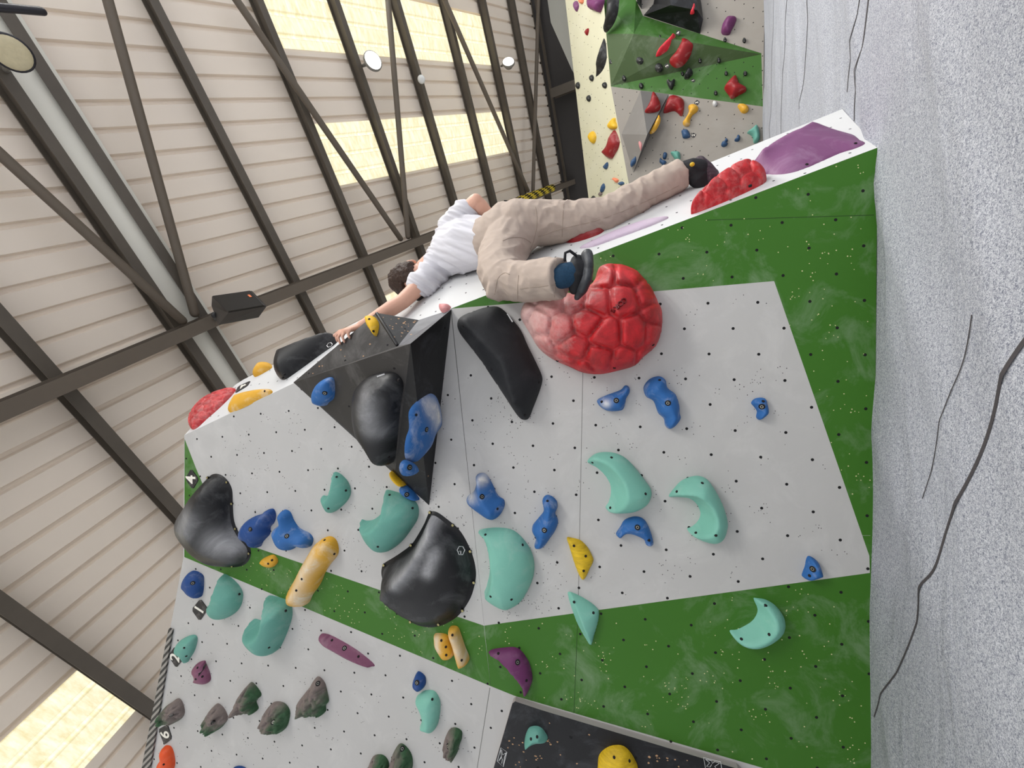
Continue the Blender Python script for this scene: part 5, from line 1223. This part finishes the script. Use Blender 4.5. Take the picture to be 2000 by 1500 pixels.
def ell(c, ax, rad, nu=20, nv=14, f_=None):
    vs, fs = [], []
    for j in range(nv + 1):
        th = math.pi * j / nv
        for i in range(nu):
            ph = 2 * math.pi * i / nu
            d = V3(math.sin(th) * math.cos(ph), math.sin(th) * math.sin(ph), math.cos(th))
            k = 1 if f_ is None else f_(d)
            vs.append(c + (ax[0] * d[0] * rad[0] + ax[1] * d[1] * rad[1] + ax[2] * d[2] * rad[2]) * k)
    for j in range(nv):
        for i in range(nu): fs.append((j * nu + i, j * nu + (i + 1) % nu, (j + 1) * nu + (i + 1) % nu, (j + 1) * nu + i))
    return vs, fs
shL, shR = at(850, 530, 2.28), at(884, 442, 2.32)
maj = unit(shR - shL)
sp = [at(1003, 450, 2.06), at(960, 468, 2.13), at(908, 478, 2.22), at(872, 486, 2.29)]
neck0, neck1 = at(866, 490, 2.31), at(828, 523, 2.35)
hc = at(804, 545, 2.36)
uh = unit(UW * .95 - RW * .22 + FW * .05); fh = FW * .9 - RW * .30; fh = unit(fh - uh * (fh @ uh)); shd = np.cross(uh, fh)
if shd @ RW < 0: shd = -shd
elL, wrL = at(785, 590, 2.14), None
wr3 = lambda x, y, d=.012: PL3.px(x, y) + PL3.n * d
edge = wr3(690, 650, 0)
wrL = at(706, 637, np.dot(edge - CAM, FW) + .035)
kn = [wr3(668, 651, .016), wr3(675, 649, .018), wr3(682, 647, .018), wr3(689, 646, .016)]
md = [wr3(662, 659, .020), wr3(667, 662, .022), wr3(675, 660, .022), wr3(685, 654, .018)]
tp = [wr3(661, 667, .008), wr3(667, 672, .008), wr3(675, 669, .008), wr3(685, 661, .008)]
palm = (kn[1] + kn[2]) / 2
elR, wrR = at(929, 394, 2.20), at(964, 430, 2.27)
hpL, knL, anL = at(988, 478, 2.03), at(984, 551, 1.75), at(1108, 540, 1.555)
hpR, knR, anR = at(1022, 434, 2.06), at(1185, 420, 2.0), at(1340, 338, 1.98)
body = [tube_geo([sp[0], sp[1], sp[2], sp[3]], [.14, .125, .145, .14], 20, maj, [.68, .66, .66, .6]),
        tube_geo([neck0, neck1], [.056, .052], 16),
        ell(hc, (fh, shd, uh), (.096, .078, .118)),
        ell(hc + fh * .03 - uh * .06, (fh, shd, uh), (.062, .056, .062)),
        tube_geo([hc + fh * .088 + uh * .015, hc + fh * .112 - uh * .02, hc + fh * .094 - uh * .03], [.009, .014, .012], 10),
        tube_geo([hc + fh * .09 + uh * .03 - shd * .035, hc + fh * .096 + uh * .032, hc + fh * .09 + uh * .03 + shd * .035], [.010, .011, .010], 10),
        tube_geo([hc + fh * .086 - uh * .055 - shd * .02, hc + fh * .092 - uh * .056, hc + fh * .086 - uh * .055 + shd * .02], [.007, .009, .007], 8),
        tube_geo([sp[3] * .6 + shL * .4, shL, shL * .6 + elL * .4, elL, elL * .75 + wrL * .25, wrL], [.06, .058, .050, .042, .043, .028], 16),
        tube_geo([sp[3] * .6 + shR * .4, shR, shR * .6 + elR * .4, elR], [.06, .058, .050, .043], 16),
        tube_geo([elR, elR * .7 + wrR * .3, wrR], [.040, .045, .029], 16),
        tube_geo([sp[0], hpL, hpL * .5 + knL * .5, knL], [.10, .085, .075, .058], 16), tube_geo([knL, knL * .65 + anL * .35, anL], [.055, .056, .030], 16),
        tube_geo([sp[0], hpR, hpR * .5 + knR * .5, knR], [.10, .085, .075, .058], 16), tube_geo([knR, knR * .65 + anR * .35, anR], [.055, .056, .036], 16)]
# ears
for s in (1, -1):
    ec = hc + shd * s * .090 - uh * .012 - fh * .022
    body.append(ell(ec, (fh, shd, uh), (.018, .008, .029), 12, 8))
    cir = [ec + shd * s * .008 + (-fh * math.cos(a) * .023 + uh * math.sin(a) * .034) for a in np.linspace(-1.9, 1.9, 12)]
    body.append(tube_geo(cir, [.0055] * 12, 8))
def hand(wr, knuckles, mids, tips, thumb, rr=.0088):
    c = sum(knuckles) / 4
    out = [tube_geo([wr, wr * .45 + c * .55, c * .95 + wr * .05], [.026, .034, .034], 14, unit(knuckles[3] - knuckles[0]), [.8, .5, .42])]
    for k, m_, t_ in zip(knuckles, mids, tips): out.append(tube_geo([wr * .35 + k * .65, k, m_, t_], [.010, rr * 1.08, rr, rr * .82], 10))
    out.append(tube_geo(thumb, [.014, .0115, .0095], 10))
    return out
body += hand(wrL, kn, md, tp, [wrL * .6 + palm * .4, wr3(660, 646, -.012), wr3(652, 655, -.004)])
# right hand set on the front of the hip
hd = unit(wrR - elR); hx = unit(np.cross(hd, FW))
kb = [wrR + hd * (.085 - .006 * abs(i - 1)) + hx * (.021 * (i - 1.5)) for i in range(4)]
body += hand(wrR, kb, [k + hd * .035 + FW * .015 for k in kb], [k + hd * .045 + FW * .045 for k in kb], [wrR + hd * .03 - hx * .02, wrR + hd * .05 - hx * .045 + FW * .01, wrR + hd * .075 - hx * .05 + FW * .03])
o0 = sp[0]
person = fuse('person', body, .0048, MT['skin'], None, 4, None, o0)
person.location = Vector(o0)
tag(person, 'climber in white t-shirt and beige trousers stretched along the white side face', 'person')
def child(name, parts, voxel, m, smooth=6, wr=None, parent=None):
    return fuse(name, parts, voxel, m, parent or person, smooth, wr, o0)

# shirt
sx_, sy_ = Vector(unit(sp[0] - sp[3])), Vector(maj)
def shirt_wr(p):
    q = p - Vector(sp[2]); al_, ac = q.dot(sx_), q.dot(sy_); dz_ = q.dot(Vector(FW))
    v = ac * 21 + al_ * 5
    k = noise.noise(Vector((al_ * 2.2, v, 1.3 + dz_ * 4))); k2 = noise.noise(Vector((al_ * 5, v * 2.1, 5))); m_ = .6 + .5 * noise.noise(q * 5)
    return (.060 * (.18 - abs(k)) + .022 * (.18 - abs(k2))) * m_
child('t_shirt', [tube_geo([at(975, 460, 2.11), sp[1], sp[2], sp[3], at(862, 492, 2.31)], [.142, .150, .17, .165, .10], 24, maj, [.72, .70, .72, .64, .7]),
        tube_geo([sp[3], shL, shL * .55 + elL * .45], [.092, .088, .082], 18), tube_geo([sp[3], shR, shR * .42 + elR * .58], [.092, .086, .080], 18),
        tube_geo([sp[3], neck0 * .6 + neck1 * .4], [.09, .068], 16)], .0065, MT['shirt'], 4, shirt_wr)
# trousers
def pants_wr(p):
    m_ = max(.25, .65 + .8 * noise.noise(p * 6))
    k = noise.noise(Vector((p.x * 5 + p.z * 9, p.y * 5 - p.x * 8, p.z * 11 - p.x * 7)))
    k3 = noise.noise(Vector((p.x * 20 - p.z * 24, p.y * 14, p.z * 9 + p.x * 14 + 7)))
    k2 = noise.noise(Vector((p.x * 44, p.y * 36, p.z * 40 + 9)))
    return (.026 * (.2 - abs(k)) + .009 * (.2 - abs(k3))) * m_ + .0012 * k2
lerp = lambda a, b, t: a * (1 - t) + b * t
cufR, cufL = at(1331, 340, 1.98), at(1097, 543, 1.555)
pants = child('trousers', [tube_geo([at(966, 464, 2.12), at(990, 455, 2.08), at(1014, 446, 2.05)], [.166, .176, .152], 24, maj, [.78, .78, .8]),
        ell(at(1010, 424, 2.0), (maj, FW, unit(np.cross(maj, FW))), (.085, .07, .085)),
        tube_geo([at(1008, 438, 2.06), at(1060, 436, 2.05), at(1110, 433, 2.03), at(1185, 420, 2.0), at(1262, 376, 1.99), cufR], [.125, .115, .101, .090, .080, .076], 22, None, None, True, True),
        tube_geo([at(996, 468, 2.04), at(980, 500, 1.95), at(976, 530, 1.83), at(985, 549, 1.75)], [.128, .118, .106, .093], 22),
        tube_geo([at(985, 549, 1.75), at(1035, 549, 1.66), cufL], [.090, .088, .083], 22, None, None, True, True),
        ell(at(972, 566, 1.74), (UW, RW, FW), (.056, .062, .075)), ell(at(968, 520, 1.92), (UW, RW, FW), (.05, .10, .10))], .0062, MT['pants'], 3, pants_wr)
from mathutils.bvhtree import BVHTree
bvh = BVHTree.FromPolygons([v.co + Vector(o0) for v in pants.data.vertices], [tuple(q.vertices) for q in pants.data.polygons])
def stitch(px, r=.0019):
    pts, _ = catmull(px, 6, False); W = []
    for x, y in pts:
        h_, n_, *_r = bvh.ray_cast(Vector(CAM), Vector(unit(ray(x, y))))
        if h_ is not None: W.append(np.array(h_) - o0)
    if len(W) > 3:
        vs, fs = tube_geo(W, [r] * len(W), 6); mesh_obj('seam', vs, fs, MT['stitch'], person).parent = pants
for s_ in [[(1052, 462), (1100, 446), (1160, 432), (1222, 410), (1280, 385), (1325, 363)], [(1101, 398), (1099, 430), (1098, 462)], [(1087, 508), (1084, 545), (1083, 580)],
           [(1013, 538), (1011, 560), (1011, 584)], [(982, 470), (1000, 464), (1022, 465), (1037, 474)], [(1046, 404), (1049, 430), (1045, 460), (1036, 488)], [(1016, 564), (1050, 560), (1085, 556)],
           [(966, 575), (972, 545), (985, 533), (995, 536)]]: stitch(s_)
# hair
def hair_k(d):
    k = 1.16 + .05 * noise.noise(Vector((d[0] * 5, d[1] * 5, d[2] * 5)))
    drop = max(0, (d[0] - .25) * 1.2) if d[2] < .6 else 0
    drop = max(drop, (-.30 - d[2]) * 1.3)
    if abs(d[1]) > .78 and d[2] < .28 and d[0] > -.62: drop = max(drop, .35)
    return max(.80, k - drop)
child('hair', [ell(hc - fh * .004 + uh * .004, (fh, shd, uh), (.098, .082, .118), 48, 36, hair_k)], .0055, MT['hair'], 2,
      lambda p: .006 * noise.noise(p * 60) + .005 * noise.noise(p * 28))
for s in (1, -1):
    v_, q_ = ell(hc + fh * .083 + uh * .012 + shd * s * .032 - o0, (fh, shd, uh), (.012, .013, .013), 12, 8); mesh_obj('eye', v_, q_, MT['plastic'], person)
# shoes
def shoe(parts_rubber, parts_upper, rub, extra=()):
    sh = child('climbing_shoe', parts_rubber, .005, MT[rub], 3)
    child('upper', parts_upper, .005, MT['shoe_upper'], 3, None, sh).matrix_parent_inverse = Matrix.Identity(4)
    return sh
zL = 1.545
shoeL = shoe([tube_geo([at(1146, 500, zL), at(1147, 522, zL - .005), at(1144, 546, zL), at(1136, 566, zL + .02), at(1127, 581, zL + .035)], [.040, .050, .055, .046, .016], 16, FW, [.62, .48, .46, .5, .8])],
             [tube_geo([at(1112, 537, 1.56), at(1128, 530, 1.555), at(1138, 528, 1.55)], [.040, .050, .044], 16), tube_geo([at(1128, 512, zL + .01), at(1126, 540, zL), at(1122, 564, zL + .02)], [.030, .042, .024], 16)], 'shoe')
child('sock', [tube_geo([at(1094, 540, 1.555), at(1116, 536, 1.556)], [.050, .050], 16)], .006, MT['sock'], 2)
v_, q_ = tube_geo([at(1103, 508, 1.53) - o0, at(1104, 494, 1.52) - o0, at(1113, 490, 1.52) - o0, at(1124, 498, 1.53) - o0], [.006] * 4, 8); mesh_obj('pull_loop', v_, q_, MT['shoe_upper'], person).parent = shoeL
def print_strip(px, wid, par, pts_z):
    W = [at(x, y, pts_z) - o0 for x, y in px]; d = unit(W[-1] - W[0]); s = unit(np.cross(d, FW)) * wid / 2
    mesh_obj('print', [W[0] + s, W[0] - s, W[-1] - s, W[-1] + s], [(0, 1, 2, 3)], MT['yellow_print'], par, None, False)
shoeR = shoe([tube_geo([at(1366, 319, 1.94), at(1374, 332, 1.94), at(1384, 346, 1.95)], [.034, .044, .046], 16, None), tube_geo([at(1392, 342, 1.95), at(1378, 362, 1.96)], [.030, .028], 14)],
             [tube_geo([at(1336, 336, 1.97), at(1352, 332, 1.95), at(1364, 332, 1.94)], [.052, .054, .050], 16), tube_geo([at(1350, 330, 1.95), at(1366, 348, 1.95), at(1372, 360, 1.96)], [.046, .050, .036], 16)], 'shoe_purple')
v_, q_ = ell(at(1352, 321, 1.885) - o0, (UW, RW, FW), (.012, .010, .010), 10, 6); mesh_obj('strap_tab', v_, q_, MT['yellow_print'], person).parent = shoeR

# ------------------------------------------------------------------ light
w = bpy.data.worlds.new('world'); scene.world = w; w.use_nodes = True
bg = w.node_tree.nodes['Background']; bg.inputs[0].default_value = (.95, .97, 1.0, 1); bg.inputs[1].default_value = .72
scene.view_settings.view_transform = 'Standard'; scene.view_settings.look = 'None'
scene.view_settings.gamma = 1; scene.view_settings.use_curve_mapping = False
scene.view_settings.exposure = 0.63
scene.cycles.use_denoising = True
